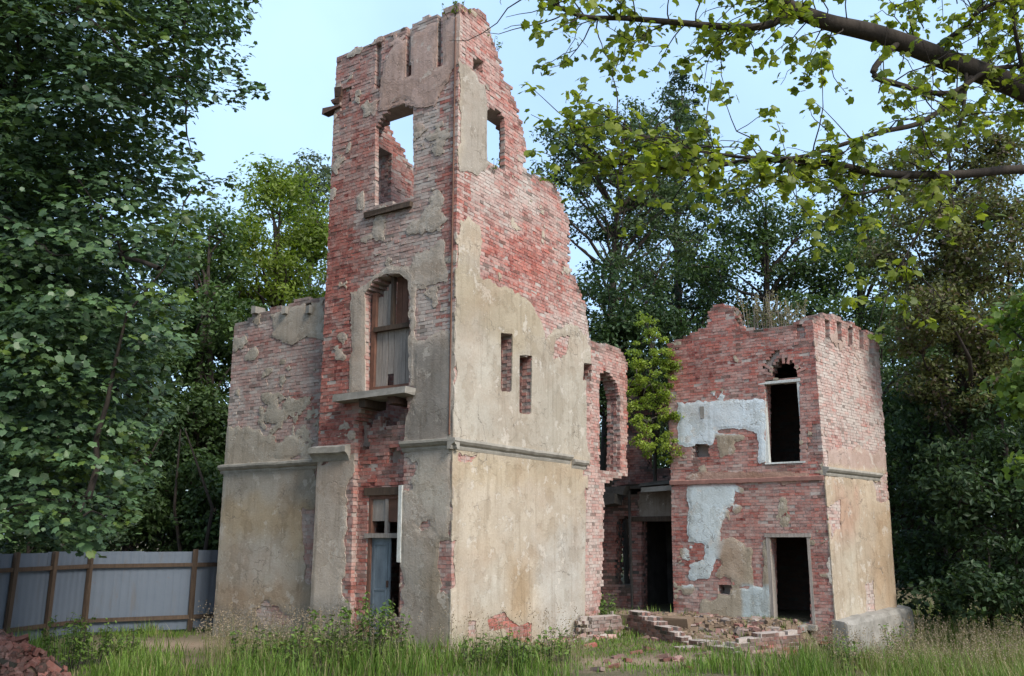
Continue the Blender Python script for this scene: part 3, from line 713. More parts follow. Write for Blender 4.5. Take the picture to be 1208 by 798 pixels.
lb = (.62, .70, .75)
plaster(RF, w, rf_field, (-4.2, .05, -.3, 7.7), make_paint((.38, .33, .26), [
    (FP([(790, 465), (905, 462), (905, 550), (890, 552), (886, 512), (843, 512), (843, 532), (790, 532)]), lb, .04, 1),
    (FP([(806, 566), (872, 566), (872, 596), (857, 604), (852, 645), (840, 690), (806, 692)]), (.57, .65, .68), .06, 1),
    (FP([(876, 690), (910, 690), (910, 736), (876, 736)]), (.47, .55, .58), .06, .9), (FP([(972, 570), (992, 570), (992, 695), (976, 695)]), (.62, .62, .6), .05, .9),
    (beige, (.40, .31, .24), .15, .7), (FP([(808, 556), (960, 552), (960, 572), (808, 574)]), (.36, .22, .18), .05, .8)], 251), seed=8, base=.02)
V, Q, _ = boxes([[RF.sz(x0, 480)[0], RF.sz(x0, 480)[0] + .11, -.03, -.02, RF.sz(x0, y1)[1], RF.sz(x0, y0)[1]] for x0, y0, y1 in ((826, 480, 494),)], .006)
obj('paint_scar', mesh('paint_scar', V, [Q]), M_concrete, w)
cornice(RF, RB, -4.12, -.02, RF.sz(880, 566)[1], [(-.05, -.07), (.05, -.07), (.06, .03), (-.05, .06)], M_course, 'string_course', .04, 13)
# soldier bricks of the relieving arch
for i in (0, 1, 3, 4, 7, 8):
    t = math.radians(18 + i * 18); cx = (rf_arch[0][0] + rf_arch[1][0]) / 2; cz = rf_arch[0][1] - .02; rr = .47
    o = obj('brick', brick_variant(.3 + .5 * random.random(), .25, 0), None, w, (cx + rr * math.cos(t), .045, cz + rr * 1.05 * math.sin(t)))
    o.rotation_euler = (0, -t, 0)
(sx0, sz0), (sx1, sz1) = RF.sz(903, 546), RF.sz(943, 449)
wf = obj('window', None, None, RB, RF.o - np.array(RB.location), RF.ang)
V, Q, _ = boxes([[sx0, sx0 + .09, .02, .2, sz0, sz1], [sx1 - .07, sx1, .02, .2, sz0, sz1], [sx0 - .06, sx1 + .02, -.005, .2, sz1 - .02, sz1 + .05], [sx0 - .01, sx1 + .01, -.01, .2, sz0 - .05, sz0 + .0]], .005)
obj('frame', mesh('frame', V, [Q]), M_wood_white, wf)
(dx0, dz0), (dx1, dz1) = RF.sz(910, 734), RF.sz(955, 634)
df = obj('doorway', None, None, RB, RF.o - np.array(RB.location), RF.ang)
V, Q, _ = boxes([[dx0, dx0 + .08, -.02, .3, dz0, dz1], [dx1 - .07, dx1, -.02, .3, dz0, dz1], [dx0 - .04, dx1 + .04, -.03, .3, dz1, dz1 + .09]], .006)
obj('frame', mesh('frame', V, [Q]), M_wood_grey, df)
box_obj('threshold', [[dx0 - .05, dx1 + .05, -.2, .4, dz0 - .12, dz0 - .005]], M_concrete, df, None, 0, .01)
# side wall
rs_r = RS.sz(1037, 402); rs_b = RS.sz(1058, 735)
rs_out = [(0, -.3), (rs_b[0] + .05, -.3), RS.sz(1047, 566), (rs_r[0], rs_r[1])] + RS.poly([(1030, 392), (1018, 390), (1008, 382), (996, 378), (985, 372), (972, 370)]) + [(0, 7.72)]
SP = RS.poly
rs_op = [(SP([(x - 2.5, y + 16), (x + 2.5, y + 16), (x + 2.5, y - 6), (x - 2.5, y - 6)]), 1, .03) for x, y in ((976, 384), (990, 386), (1003, 392), (1016, 396), (1028, 402))]
adds = [(SP([(965, 560), (1060, 570), (1075, 790), (965, 790)]), .1), (SP([(975, 530), (1045, 535), (1046, 560), (975, 552)]), .3)]
subs = [(SP([(1020, 690), (1030, 685), (1034, 730), (1022, 735)]), .1), (SP([(976, 600), (990, 590), (992, 620), (980, 640)]), .15), (SP([(1030, 568), (1048, 570), (1048, 590), (1034, 590)]), .1)]
rs_field = make_field(adds, subs, [(s_ if s_ > .02 else -.04, z_) for s_, z_ in rs_out], rs_op, 331, isl=.68)
w = masonry('side_wall', RS, RB, rs_out, rs_op, .5, rs_field, make_lime(.72, [(SP([(960, 365), (1050, 390), (1050, 420), (960, 395)]), .3, .3)], 341, .6), (0, rs_b[0]), .10, 30)
plaster(RS, w, rs_field, (-.06, 4.0, -.3, 7.7), make_paint((.44, .36, .275), [
    (SP([(960, 370), (1050, 390), (1050, 556), (960, 548)]), (.41, .31, .27), .1, 1),
    (SP([(985, 575), (1010, 580), (1005, 640), (985, 650)]), (.44, .28, .21), .4, .7),
    (SP([(1030, 600), (1055, 600), (1058, 720), (1035, 700)]), (.43, .32, .215), .4, .7),
    (SP([(965, 640), (1010, 640), (1015, 750), (965, 750)]), (.45, .41, .34), .4, .7)], 351), seed=9)
cornice(RS, RB, -.02, 3.42, RS.sz(985, 555)[1], CORN, seed=21, chip=.03)
# sloped concrete plinth
gzp = -1.0
V = []; n = 10
pr = [(.0, gzp), (.34, gzp), (.30, .16), (.24, .27), (.0, .31)]
for i in range(n):
    s = -.05 + (rs_b[0] + .42) * i / (n - 1)
    for o_, u in pr:
        V.append((s + random.uniform(-.02, .02), -(o_ + random.uniform(-.02, .02)) + (.05 if o_ == 0 else 0), u + random.uniform(-.03, .03) + (.1 * i / n if u > 0 else 0)))
k = len(pr); Qs = [[i * k + j, i * k + (j + 1) % k, (i + 1) * k + (j + 1) % k, (i + 1) * k + j] for i in range(n - 1) for j in range(k)]
obj('plinth', mesh('plinth', V, [np.array(Qs), np.array([list(range(k))[::-1], [(n - 1) * k + j for j in range(k)]])]), M_concrete, RB, RS.o - np.array(RB.location), RS.ang)
# floors and far walls that keep the rooms dark, painted near-black as indoor shade
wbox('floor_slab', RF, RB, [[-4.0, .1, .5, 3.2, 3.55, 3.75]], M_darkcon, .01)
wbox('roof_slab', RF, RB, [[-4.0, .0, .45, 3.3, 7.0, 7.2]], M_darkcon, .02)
RBL = Wall(RF.o + RF.X * -4.17 + RF.Y * 3.4, aR + math.pi)
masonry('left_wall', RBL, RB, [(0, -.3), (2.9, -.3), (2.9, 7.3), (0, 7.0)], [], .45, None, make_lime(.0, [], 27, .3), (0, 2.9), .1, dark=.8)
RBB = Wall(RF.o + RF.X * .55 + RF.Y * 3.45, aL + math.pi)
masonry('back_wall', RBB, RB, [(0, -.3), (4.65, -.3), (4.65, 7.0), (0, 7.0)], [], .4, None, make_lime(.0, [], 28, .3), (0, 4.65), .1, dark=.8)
# broken link wall that carries on the tower's right side
T2 = Wall(TR.o + TR.Y * .12, aR)
T2P = T2.poly
t2_out = [(5.05, -.2), (5.9, -.2)] + T2P([(712, 690), (714, 572), (724, 566), (740, 562), (741, 480), (740, 425), (733, 412), (722, 408), (712, 406)]) + [(5.05, 7.1)]
t2_op = [(T2P([(708, 556), (731, 556), (731, 470), (726, 450), (717, 438), (708, 440)]), 4, .05), (T2P([(686, 449), (697, 449), (698, 430), (687, 428)]), 4, .05)]
masonry('link_wall', T2, RB, t2_out, t2_op, .4, None, make_lime(.4, [(T2P([(690, 560), (716, 560), (714, 700), (690, 700)]), .62, .2)], 29, .6), (5.05,), .14, 20)
MB = Wall(RF.o + RF.Y * .9, aL); MP = MB.poly
mb_door = MP([(757, 724), (802, 724), (801, 615), (757, 613)])
mb_out = [(MP([(706, 700)])[0][0], -.2), (-3.9, -.2), (-3.9, 3.62), (-4.6, 3.62), (-5.4, 3.5), (-6.0, 3.3), (MP([(706, 600)])[0][0], 3.0)]
mbf = make_field([(MP([(755, 572), (806, 570), (806, 614), (755, 613)]), .1)], [], mb_out, [(mb_door, 4, 0)], 37)
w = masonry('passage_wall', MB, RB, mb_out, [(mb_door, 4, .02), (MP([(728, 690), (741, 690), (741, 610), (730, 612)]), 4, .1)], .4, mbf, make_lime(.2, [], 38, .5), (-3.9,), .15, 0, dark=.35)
plaster(MB, w, mbf, (-6.0, -3.8, 2.2, 3.7), make_paint((.27, .23, .19), [], 39), seed=10)
wbox('lintel', MB, RB, [[mb_door[0][0] - .2, -4.0, -.06, .3, mb_door[2][1], mb_door[2][1] + .14]], M_wood_dark, .01)
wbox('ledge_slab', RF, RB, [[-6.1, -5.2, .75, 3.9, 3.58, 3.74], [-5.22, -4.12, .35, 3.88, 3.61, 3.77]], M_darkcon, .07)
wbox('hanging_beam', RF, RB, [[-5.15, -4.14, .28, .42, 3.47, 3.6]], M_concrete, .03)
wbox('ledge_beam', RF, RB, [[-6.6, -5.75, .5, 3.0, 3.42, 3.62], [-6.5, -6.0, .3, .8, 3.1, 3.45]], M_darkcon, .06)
wbox('pipe_post', RF, RB, [[-5.72, -5.66, .62, .68, .1, 3.5]], M_darkcon, .01)
UW = Wall(RF.o + RF.Y * 2.9, aL)
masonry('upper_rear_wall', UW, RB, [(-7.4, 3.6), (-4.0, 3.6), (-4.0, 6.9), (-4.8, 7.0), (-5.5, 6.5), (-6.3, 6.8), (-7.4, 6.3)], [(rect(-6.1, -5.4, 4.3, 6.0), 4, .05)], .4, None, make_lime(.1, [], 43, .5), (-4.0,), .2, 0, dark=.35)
wbox('rear_room_wall', MB, RB, [[-6.3, -3.7, 2.6, 2.8, -.2, 3.6], [-6.0, -5.85, .4, 2.6, -.2, 3.6]], M_darkcon, .01)  # near-black colour carries the painted shade of the room behind the passage
wbox('joist', UW, RB, [[-6.3, -5.2, -2.0, .1, 6.62, 6.78]], M_wood_dark, .02)
# low broken walls and steps in front
def low_wall(label, p0, p1, prof, thick=.34, seed=1, lime=.3, cap=True):
    p0 = np.array(p0); p1 = np.array(p1); d = p1 - p0; L = float(np.hypot(d[0], d[1])); W = Wall((p0[0], p0[1], 0), math.atan2(d[1], d[0]))
    zb = min(gz(*p0[:2]), gz(*p1[:2])) - .15
    t = thing('low_brick_wall', label, 'wall', (p0[0], p0[1], 0), 'low broken walls before the ruin')
    out = [(0, zb), (L, zb)] + [(L * q, z) for q, z in reversed(prof)]
    masonry('wall_core', W, t, out, [], thick, None, make_lime(lime, [], seed, .5), (), .3, 30, dark=.28)
    return t
low_wall('low broken brick wall stepping down from the dark passage doorway', on_z(737, 742, .1), on_z(812, 762, .0), [(0, .52), (.15, .55), (.4, .42), (.7, .25), (1, .05)], seed=61)
low_wall('low crumbled brick wall edge below the grassy terrace', on_z(800, 772, -.05), on_z(948, 770, -.25), [(0, .0), (.2, .12), (.45, .06), (.7, .2), (.9, .16), (1, .25)], seed=62)
low_wall('crumbling brick stump on the earth mound before the terrace', on_z(812, 764, .0), on_z(872, 776, -.1), [(0, .1), (.25, .2), (.5, .08), (.8, .14), (1, .0)], seed=64, lime=.4)
low_wall('short stub of brick wall between tower and passage', on_z(690, 748, .1), on_z(737, 744, .1), [(0, .42), (.5, .44), (1, .5)], seed=63, lime=.5)
def slab_thing(name, label, B, mat, W, jit=.02, group=None):
    V, Q, _ = boxes(B, jit); c = W.pt(B[0][0], B[0][2], 0)
    V = V - np.array([B[0][0], B[0][2], 0]); o = obj(name, mesh(name, V, [Q]), mat, None, (c[0], c[1], 0), W.ang); return tag(o, label, 'step', group)
slab_thing('stone_step', 'long worn stone step below the right empty doorway', [[-2.9, -.6, -.75, -.3, .02, .17]], M_concrete, RF)
slab_thing('stone_step', 'sandy kerb slab running along the front of the passage', [[-5.6, -3.0, -1.9, -1.55, .0, .30]], M_soil, RF, .04)
# spill of earth, mortar and broken brick
def spill_pt(W=RF):
    while True:
        a = random.uniform(-7.4, .2); b = random.uniform(-3.4, -.4); p = W.pt(a, b, 0)
        if random.random() < float(bare_(np.array(p[0]), np.array(p[1]))): return np.array([p[0], p[1], gz(p[0], p[1]) + random.uniform(-.01, .03)])
RUB = []
def rub_boxes(cnt, place, size, dk):
    Vs = []; Qs = []; T = []
    for i in range(cnt):
        c = place(); k = random.random() ** 2 * 1.5 + .25; s = np.array(size) * k
        b, q, _ = boxes([[-s[0], s[0], -s[1], s[1], -s[2], s[2]]], float(s[2] * .45))
        R = np.array(Matrix.Rotation(random.uniform(0, 6.3), 3, 'Z') @ Matrix.Rotation(random.gauss(0, .5), 3, 'X'))
        Vs.append(b @ R.T + c); Qs.append(q + 8 * i); T.append(np.tile([random.random(), random.random() ** .7, random.uniform(*dk)], (8, 1)))
    return mesh('rubble', np.concatenate(Vs), [np.concatenate(Qs)], np.concatenate(T))
kind(tag(obj('soil_clods', rub_boxes(2600, spill_pt, (.055, .05, .03), (.1, .6)), M_soil), 'crumbled brown earth spilling over the low walls', 'earth'), 'stuff')
kind(tag(obj('rubble', rub_boxes(700, spill_pt, (.085, .05, .035), (.25, .75)), M_brick), 'spill of broken brick and mortar on the bare earth', 'rubble'), 'stuff')
def foot_pt():
    if random.random() < .6: p = TR.pt(random.uniform(0, 5.2), -abs(random.gauss(0, .3)) - .03, 0)
    else: p = TL.pt(random.uniform(-3.7, 0), -abs(random.gauss(0, .3)) - .03, 0)
    return np.array([p[0], p[1], gz(p[0], p[1]) + .01])
kind(tag(obj('rubble', rub_boxes(500, foot_pt, (.08, .06, .035), (.05, .5)), M_brick), 'fallen crumbs of plaster and brick along the foot of the tower', 'rubble'), 'stuff')
# loose bricks
spots = [(700 + 8 * i + random.uniform(-4, 4), random.uniform(752, 792)) for i in range(32)] + [(random.uniform(880, 975), random.uniform(745, 768)) for i in range(14)]
for px, py in spots:
    z = 0.0
    for _ in range(4): p = on_z(px, py, z); z = gz(p[0], p[1])
    if 12 < p[1] < 22.4:
        o = obj('loose_brick', brick_variant(random.random(), random.random() * .5, random.uniform(.2, .7)), None, None, (p[0], p[1], z + .025))
        o.rotation_euler = (random.uniform(-.3, .3), random.uniform(-.3, .3), random.uniform(0, 3.1))
        tag(o, 'loose fallen brick lying on the ground before the ruin', 'brick', 'loose fallen bricks')

# ------------------------------------------------------------------ sheet metal fence
fpts = [at(-75, 757, 17.6), at(97, 751, 21.3), at(222, 746, 22.3), at(300, 744, 23.0)]
fpts = [np.array([p[0], p[1], gz(p[0], p[1])]) for p in fpts]
FN = thing('metal_fence', 'blue grey sheet metal fence on dark wooden posts and rails', 'fence', fpts[0])
fb = np.array(FN.location)
def fence_panel(p, q, z0, z1):
    d = q - p; L = np.hypot(d[0], d[1]); a = math.atan2(d[1], d[0]); n = int(L / .045) + 1; V = []
    for i in range(n + 1):
        s = L * i / n; t = (s / .18) % 1; y = .0 if t < .5 else .014
        y = .02 + .006 * sstep(.3, .4, t) * (1 - sstep(.85, .95, t))
        V += [(s, y, z0 + random.uniform(-.004, .004)), (s, y, z1)]
    Q = np.array([[2 * i, 2 * i + 2, 2 * i + 3, 2 * i + 1] for i in range(n)])
    o = obj('panel', mesh('panel', V, [Q]), M_tin, FN, p - fb, a); m = o.modifiers.new('t', 'SOLIDIFY'); m.thickness = .002; return o
def post(p, h, lean=0):
    z = gz(p[0], p[1]); V, Q, _ = boxes([[-.045, .045, -.095, -.005, z - .25, z + h]], .008)
    o = obj('post', mesh('post', V, [Q]), M_wood_dark, FN, (p[0] - fb[0], p[1] - fb[1], -fb[2]), 0); o.rotation_euler = (0, lean, math.atan2(*(fpts[1] - fpts[0])[[1, 0]])); return o
def rail(p, q, z):
    d = q - p; V, Q, _ = boxes([[-.02, float(np.hypot(d[0], d[1])) + .02, -.055, .012, z - .045, z + .045]], .006)
    return obj('rail', mesh('rail', V, [Q]), M_wood_dark, FN, (p[0] - fb[0], p[1] - fb[1], 0), math.atan2(d[1], d[0]))
for i in range(3):
    p, q = fpts[i], fpts[i + 1]; L = np.hypot(*(q - p)[:2]); n = max(1, round(L / 1.12))
    for k in range(n):
        a = p + (q - p) * k / n; b = p + (q - p) * (k + 1.015) / n; dz = random.uniform(-.02, .02)
        a = a.copy(); b = b.copy(); a[2] = b[2] = fb[2]
        fence_panel(a, b, .06 + dz, 1.88 + dz)
    rail(p, q, 1.55); rail(p, q, .33)
def lerp_px(px):
    for i in range(3):
        x0 = [-75, 97, 222, 300][i]; x1 = [-75, 97, 222, 300][i + 1]
        if x0 <= px <= x1:
            r = ray(px, 740); p, q = fpts[i][:2], fpts[i + 1][:2]; d = q - p
            t = (p[1] * r[0] - p[0] * r[1]) / (d[0] * r[1] - d[1] * r[0]); return p + d * t
for px, ln in ((5, .03), (53, .015), (97, 0), (222, 0)):
    post(lerp_px(px), 1.93, ln)
# heap of brick rubble in front of the fence
hx, hy, _ = at(-8, 770, 14.4); hz = gz(hx, hy)
RBL_ = thing('rubble_heap', 'heap of dark red brick rubble in front of the fence', 'rubble', (hx, hy, hz))
n = 26; rr = np.linspace(0, 1, 9); V = []; Q = []
for i, r in enumerate(rr):
    for j in range(n):
        t = 2 * math.pi * j / n; R = 1.0 * r * (1 + .15 * math.sin(3 * t + 1)); V.append((R * math.cos(t), R * .9 * math.sin(t), .74 * (1 - r ** 1.5) + .05 * random.uniform(-1, 1) - .06 * r))
for i in range(8):
    for j in range(n): Q.append([i * n + j, (i + 1) * n + j, (i + 1) * n + (j + 1) % n, i * n + (j + 1) % n])
obj('mound', mesh('mound', V, [np.array(Q)]), M_soil, RBL_)
def rot_boxes(cnt, size, place):
    Vs = []; Qs = []; T = []
    for i in range(cnt):
        c = place(); s = np.array(size) * random.uniform(.5, 1.1)
        b, q, _ = boxes([[-s[0], s[0], -s[1], s[1], -s[2], s[2]]], float(s[2] * .35))
        R = np.array(Matrix.Rotation(random.uniform(0, 6.3), 3, 'Z') @ Matrix.Rotation(random.gauss(0, .6), 3, 'X') @ Matrix.Rotation(random.gauss(0, .5), 3, 'Y'))
        Vs.append(b @ R.T + c); Qs.append(q + 8 * i); T.append(np.tile([random.random(), random.random() * .2, random.uniform(.3, .8)], (8, 1)))
    return np.concatenate(Vs), np.concatenate(Qs), np.concatenate(T)
def heap_pt():
    r = math.sqrt(random.random()) * .98; t = random.uniform(0, 6.283); R = 1.0 * r * (1 + .15 * math.sin(3 * t + 1))
    return np.array([R * math.cos(t), R * .9 * math.sin(t), .74 * (1 - r ** 1.5) + random.uniform(-.01, .05)])
V, Q, T = rot_boxes(900, (.07, .05, .035), heap_pt)
kind(obj('rubble_chunks', mesh('rubble_chunks', V, [Q], T), M_brick, RBL_), 'stuff')
for i in range(60):
    c = heap_pt(); o = obj('brick', brick_variant(random.random(), .1, random.uniform(.4, .9)), None, RBL_, c + np.array([0, 0, .03]))
    o.rotation_euler = (random.gauss(0, .5), random.gauss(0, .5), random.uniform(0, 6))

# ------------------------------------------------------------------ trees
KITE = np.array([[-.5, 0, 0], [0, .27, .07], [.5, 0, -.03], [0, -.27, .07]])
MAPLE = np.array([[0, -.42, 0], [.20, -.36, .0], [.44, -.30, -.05], [.40, -.10, .02], [.58, .18, -.07], [.32, .26, .03], [0, .60, -.07],
                  [-.32, .26, .03], [-.58, .18, -.07], [-.40, -.10, .02], [-.44, -.30, -.05], [-.20, -.36, 0]])
def unit(v): return v / (np.linalg.norm(v, axis=-1, keepdims=True) + 1e-9)
def leaf_geo(P, N, size, shape):
    """P (n,3) centres, N (n,3) normals"""
    n = len(P); A = unit(np.cross(N, rng.normal(size=(n, 3)))); Bv = np.cross(N, A); sz = np.asarray(size).reshape(-1, 1, 1) * np.ones((n, 1, 1))
    V = P[:, None] + sz * (shape[None, :, 0:1] * A[:, None] + shape[None, :, 1:2] * Bv[:, None] + shape[None, :, 2:3] * N[:, None])
    k = len(shape); return V.reshape(-1, 3), np.arange(n * k).reshape(n, k)
def foliage_mesh(name, P, N, size, T, shape=KITE):
    V, Q = leaf_geo(P, N, size, shape); return mesh(name, V, [Q], np.repeat(T, len(shape), axis=0))
def clump_leaves(cc, cr, per, flat=.6, updir=.55):
    n = len(cc); P = []
    k = per * n; idx = np.repeat(np.arange(n), per)
    d = unit(rng.normal(size=(k, 3))) * (rng.random((k, 1)) ** .45)
    P = cc[idx] + d * np.asarray(cr)[idx][:, None] * np.array([1, 1, flat])
    N = unit(d * .6 + np.array([0, 0, updir]) + rng.normal(size=(k, 3)) * .55)
    return P, N, idx
def blob_m(b):
    px, py, D, rx, rz = b; c = at(px, py, D); s = D / 1065.0; return c, rx * s, rz * s
def limb(p, q, r0, r1, bend=.15, n=7, sides=6, up=.0):
    t = np.linspace(0, 1, n)[:, None]; d = q - p; L = np.linalg.norm(d)
    o = rng.normal(size=3) * L * bend * .5; o[2] += up * L
    w = np.sin(t * math.pi); jit = rng.normal(size=(n, 3)) * L * .012; jit[0] = jit[-1] = 0
    return tube(p + d * t + o * w + jit, np.linspace(r0, r1, n), sides), (p + d * t + o * w)
def tree(name, label, blobs, base_px, D, c1, c2, leaf=.2, dens=1.0, trunk_r=.22, mat=None, bark=None, group=None, clump=1.0, shape=KITE, var=.35, limbs=1.0, cat='tree', flat=.6, base_xy=None, base_z=None, flecks=None):
    if base_xy is None: r = ray(base_px, 650); bx, by = r[0] / r[1] * D, D
    else: bx, by = base_xy
    bz = gz(bx, by) - .1 if base_z is None else base_z
    t = thing(name, label, cat, (bx, by, bz), group); b0 = np.array([bx, by, bz])
    cs = []; rs = []
    P = []; N = []; T = []
    for b in blobs:
        c, rx, rz = blob_m(b); nc = int(6 + 9 * (rx * rx * rz) ** .5 / clump ** 1.5)
        d = unit(rng.normal(size=(nc, 3))) * (rng.uniform(.25, 1, (nc, 1)) ** .5)
        cc = c + d * np.array([rx, rx, rz]); cr = clump * rng.uniform(.55, 1.15, nc) * min(1.2, .42 * (rx * rz) ** .5 + .25)
        area = math.pi * rx * rz; per = max(8, int(dens * 5.2 * area / (leaf * leaf * .30) / nc))
        p, n_, idx = clump_leaves(cc, cr, per, flat)
        br = rng.uniform(0, 1, nc)[idx] * .6 + rng.random(len(p)) * .4
        tt = np.array(c1)[None] * (1 - br)[:, None] + np.array(c2)[None] * br[:, None]; tt *= (1 + var * rng.normal(size=len(p)) * .6)[:, None].clip(.4, 1.8)
        P.append(p); N.append(n_); T.append(tt); cs.append(cc); rs.append(cr)
    P = np.concatenate(P) - b0; N = np.concatenate(N); T = np.concatenate(T).clip(.008, .5); cc = np.concatenate(cs) - b0
    if flecks is not None:
        m_ = rng.random(len(T)) < flecks[0]; T[m_] = np.array(flecks[1]) * rng.uniform(.7, 1.3, (m_.sum(), 1))
    sz = leaf * rng.uniform(.65, 1.25, len(P))
    ok = P[:, 2] > .08
    obj('crown', foliage_mesh('crown', P[ok], N[ok], sz[ok], T[ok], shape), mat or M_leaf, t)
    # trunk and limbs
    top = cc[np.argmax(cc[:, 2])]; mid = cc.mean(0); H = top[2]
    tp = np.array([[0, 0, -.3], [0, 0, 0], [mid[0] * .12, mid[1] * .12, H * .25], [mid[0] * .4, mid[1] * .4, H * .5], [mid[0] * .75, mid[1] * .75, H * .75], [mid[0] * .8 + top[0] * .2, mid[1] * .8 + top[1] * .2, H * .95]])
    tp[1:, :2] += rng.normal(size=(5, 2)) * trunk_r * .5
    tr = trunk_r * np.array([1.35, 1.15, .9, .68, .4, .1]); zz = np.linspace(0, 5, 21); tpi = np.stack([np.interp(zz, np.arange(6), tp[:, k]) for k in range(3)], 1); tri = np.interp(zz, np.arange(6), tr)
    tpi[2:-1] = (tpi[1:-2] + 2 * tpi[2:-1] + tpi[3:]) / 4
    v, q = tube(tpi, tri, 9); trunk = obj('trunk', mesh('trunk', v, [q], None, True), bark or M_bark, t)
    A = Acc(); sel = rng.permutation(len(cc))[:int(len(cc) * .55 * limbs)]; anchors = []
    for i, k in enumerate(sel):
        c = cc[k]; hz = np.clip(c[2] - rng.uniform(.1, .35) * np.hypot(c[0], c[1]) - .1 * H, H * .18, H * .9); j = np.argmin(abs(tpi[:, 2] - hz)); p0 = tpi[j]
        if anchors and rng.random() < .6:
            an = np.array(anchors); j2 = np.argmin(np.linalg.norm(an - c, axis=1)); p0b = an[j2]
            if np.linalg.norm(p0b - c) < np.linalg.norm(p0 - c): p0 = p0b
        L = np.linalg.norm(c - p0); r0 = min(trunk_r * .45, .018 + .02 * L)
        (v, q), path = limb(p0, c, r0, .008, .14, 7, 5, .05); A.add(v, q); anchors += [path[3], path[4], path[5]]
    if A.n: obj('branches', A.mesh('branches'), bark or M_bark, t)
    return t
def copy_tree(t, loc, rz, s, label=None, group=None):
    r = t.copy(); col.objects.link(r); r.location = loc; r.rotation_euler = (0, 0, rz); r.scale = (s, s, s)
    if label: r['label'] = label
    if group: r['group'] = group
    for ch in t.children:
        c = ch.copy(); col.objects.link(c); c.parent = r
    return r
DK1, DK2 = (.022, .043, .018), (.052, .09, .033)
MD1, MD2 = (.036, .068, .022), (.09, .145, .045)
# -- left side
tree('lime_tree', 'yellow green sunlit tree rising behind the side wing', [(330, 255, 33, 62, 62), (300, 320, 32, 70, 60), (370, 310, 34, 50, 60), (330, 390, 34, 80, 60)], 315, 33, (.085, .125, .02), (.20, .26, .045), .2, .9, .22, M_leaf_b)
tree('forest_tree', 'mid green leafy tree close beside the side wing', [(205, 350, 31, 65, 60), (255, 420, 30, 45, 60), (225, 500, 28, 55, 55), (215, 580, 26, 55, 50), (245, 610, 26, 40, 50), (150, 600, 26, 50, 45)], 235, 28, DK1, MD2, .19, 1.0, .2)
tree('poplar_tree', 'grey green distant tree top beside the tower', [(365, 208, 62, 34, 34), (372, 250, 62, 40, 50), (360, 330, 62, 50, 60)], 368, 62, (.06, .085, .05), (.12, .15, .09), .34, .6, .25)
tree('elm_tree', 'dark green tree between the maple and the yellow green tree', [(235, 300, 29, 55, 60), (250, 380, 28, 60, 60), (205, 440, 28, 60, 60), (255, 470, 29, 45, 50), (230, 540, 28, 50, 50), (190, 530, 28.5, 50, 50)], 245, 28.5, MD1, MD2, .2, .85, .2)
tree('forest_tree', 'dense dark tree directly behind the fence', [(60, 330, 27, 90, 90), (110, 440, 26, 80, 80), (40, 520, 26, 90, 70), (150, 540, 26.5, 60, 60)], 95, 26.5, DK1, DK2, .2, .9, .22)
tree('forest_tree', 'dark tree over the left end of the fence', [(-70, 400, 25, 110, 120), (-60, 560, 24, 90, 90), (0, 200, 28, 120, 120)], -60, 25, DK1, DK2, .2, .8, .25)
for i, (px, D, h, lab) in enumerate([(130, 25, 70, 'slender shrub with thin stems behind the fence panels'), (190, 26.5, 75, 'dark leafy shrub behind the second fence bay'), (245, 26, 80, 'dark shrub between fence end and side wing'), (30, 23.5, 70, 'dark bush behind the fence beside the heap'), (70, 24.5, 60, 'low bush leaning over the fence top')]):
    tree('shrub', lab, [(px, 600, D, 42, 38), (px + 8, 655, D, 45, 35), (px, 705, D, 42, 30)], px, D, DK1, (.05, .085, .03), .15, .75, .06, None, None, 'shrubs behind the fence', .7, cat='shrub')
for px, D in ((158, 25.3), (218, 25.2), (244, 24.8), (118, 25)):
    x, y, _ = at(px, 600, D); z = gz(x, y); t = thing('bare_trunk', 'thin dark bare trunk standing in the wood behind the fence', 'tree', (x, y, z), 'thin trunks behind the fence')
    v, q = tube(np.array([[0, 0, -.2], [random.gauss(0, .1), 0, 1.5], [random.gauss(0, .18), .05, 3], [random.gauss(0, .4), 0, 5.2]]), [.075, .06, .045, .02], 8); obj('trunk', mesh('trunk', v, [q], None, True), M_bark, t)
# -- right side, behind the ruin
tree('ash_tree', 'tall ash tree with forked dark stems behind the tower', [(668, 180, 31, 40, 50), (720, 170, 31, 60, 60), (790, 160, 32, 55, 65), (700, 250, 31, 70, 45), (780, 260, 32, 60, 50), (740, 330, 31, 70, 35)], 712, 31, (.03, .055, .022), (.085, .125, .05), .17, .55, .26, limbs=1.6, clump=.8)
tree('fir_tree', 'dark pointed conifer behind the ash tree', [(803, 110, 39, 22, 35), (800, 170, 39, 36, 40), (800, 250, 39, 55, 50), (805, 340, 39, 70, 50)], 803, 39, (.016, .035, .02), (.04, .07, .04), .2, .9, .25, clump=.7)
tree('oak_tree', 'broad dark tree behind the two storey block', [(890, 250, 35, 70, 60), (870, 330, 35, 80, 50), (960, 300, 35, 60, 60), (930, 390, 34, 80, 40)], 905, 35, DK1, MD2, .2, .75, .28)
tree('oak_tree', 'dark spreading tree with sky gaps above the weedy wall top', [(1010, 240, 37, 60, 60), (1010, 330, 36, 70, 60), (1050, 410, 34, 60, 60)], 1015, 36, DK1, MD2, .2, .65, .25)
tree('beech_tree', 'olive and brownish tree with hanging foliage beside the block', [(1125, 200, 26, 85, 60), (1090, 290, 25, 65, 65), (1170, 300, 25, 80, 80), (1110, 380, 24.5, 65, 55), (1190, 400, 25, 70, 60), (1130, 450, 25.5, 60, 50)], 1150, 26.5, (.065, .075, .028), (.17, .18, .06), .15, 1.05, .24, flecks=(.2, (.13, .095, .07)))
tree('forest_tree', 'dark tree with low branches beside the block corner', [(1105, 480, 27, 60, 55), (1085, 560, 27, 50, 60), (1120, 640, 27, 55, 55), (1090, 700, 27, 50, 35)], 1110, 27.5, DK1, DK2, .19, .85, .2)
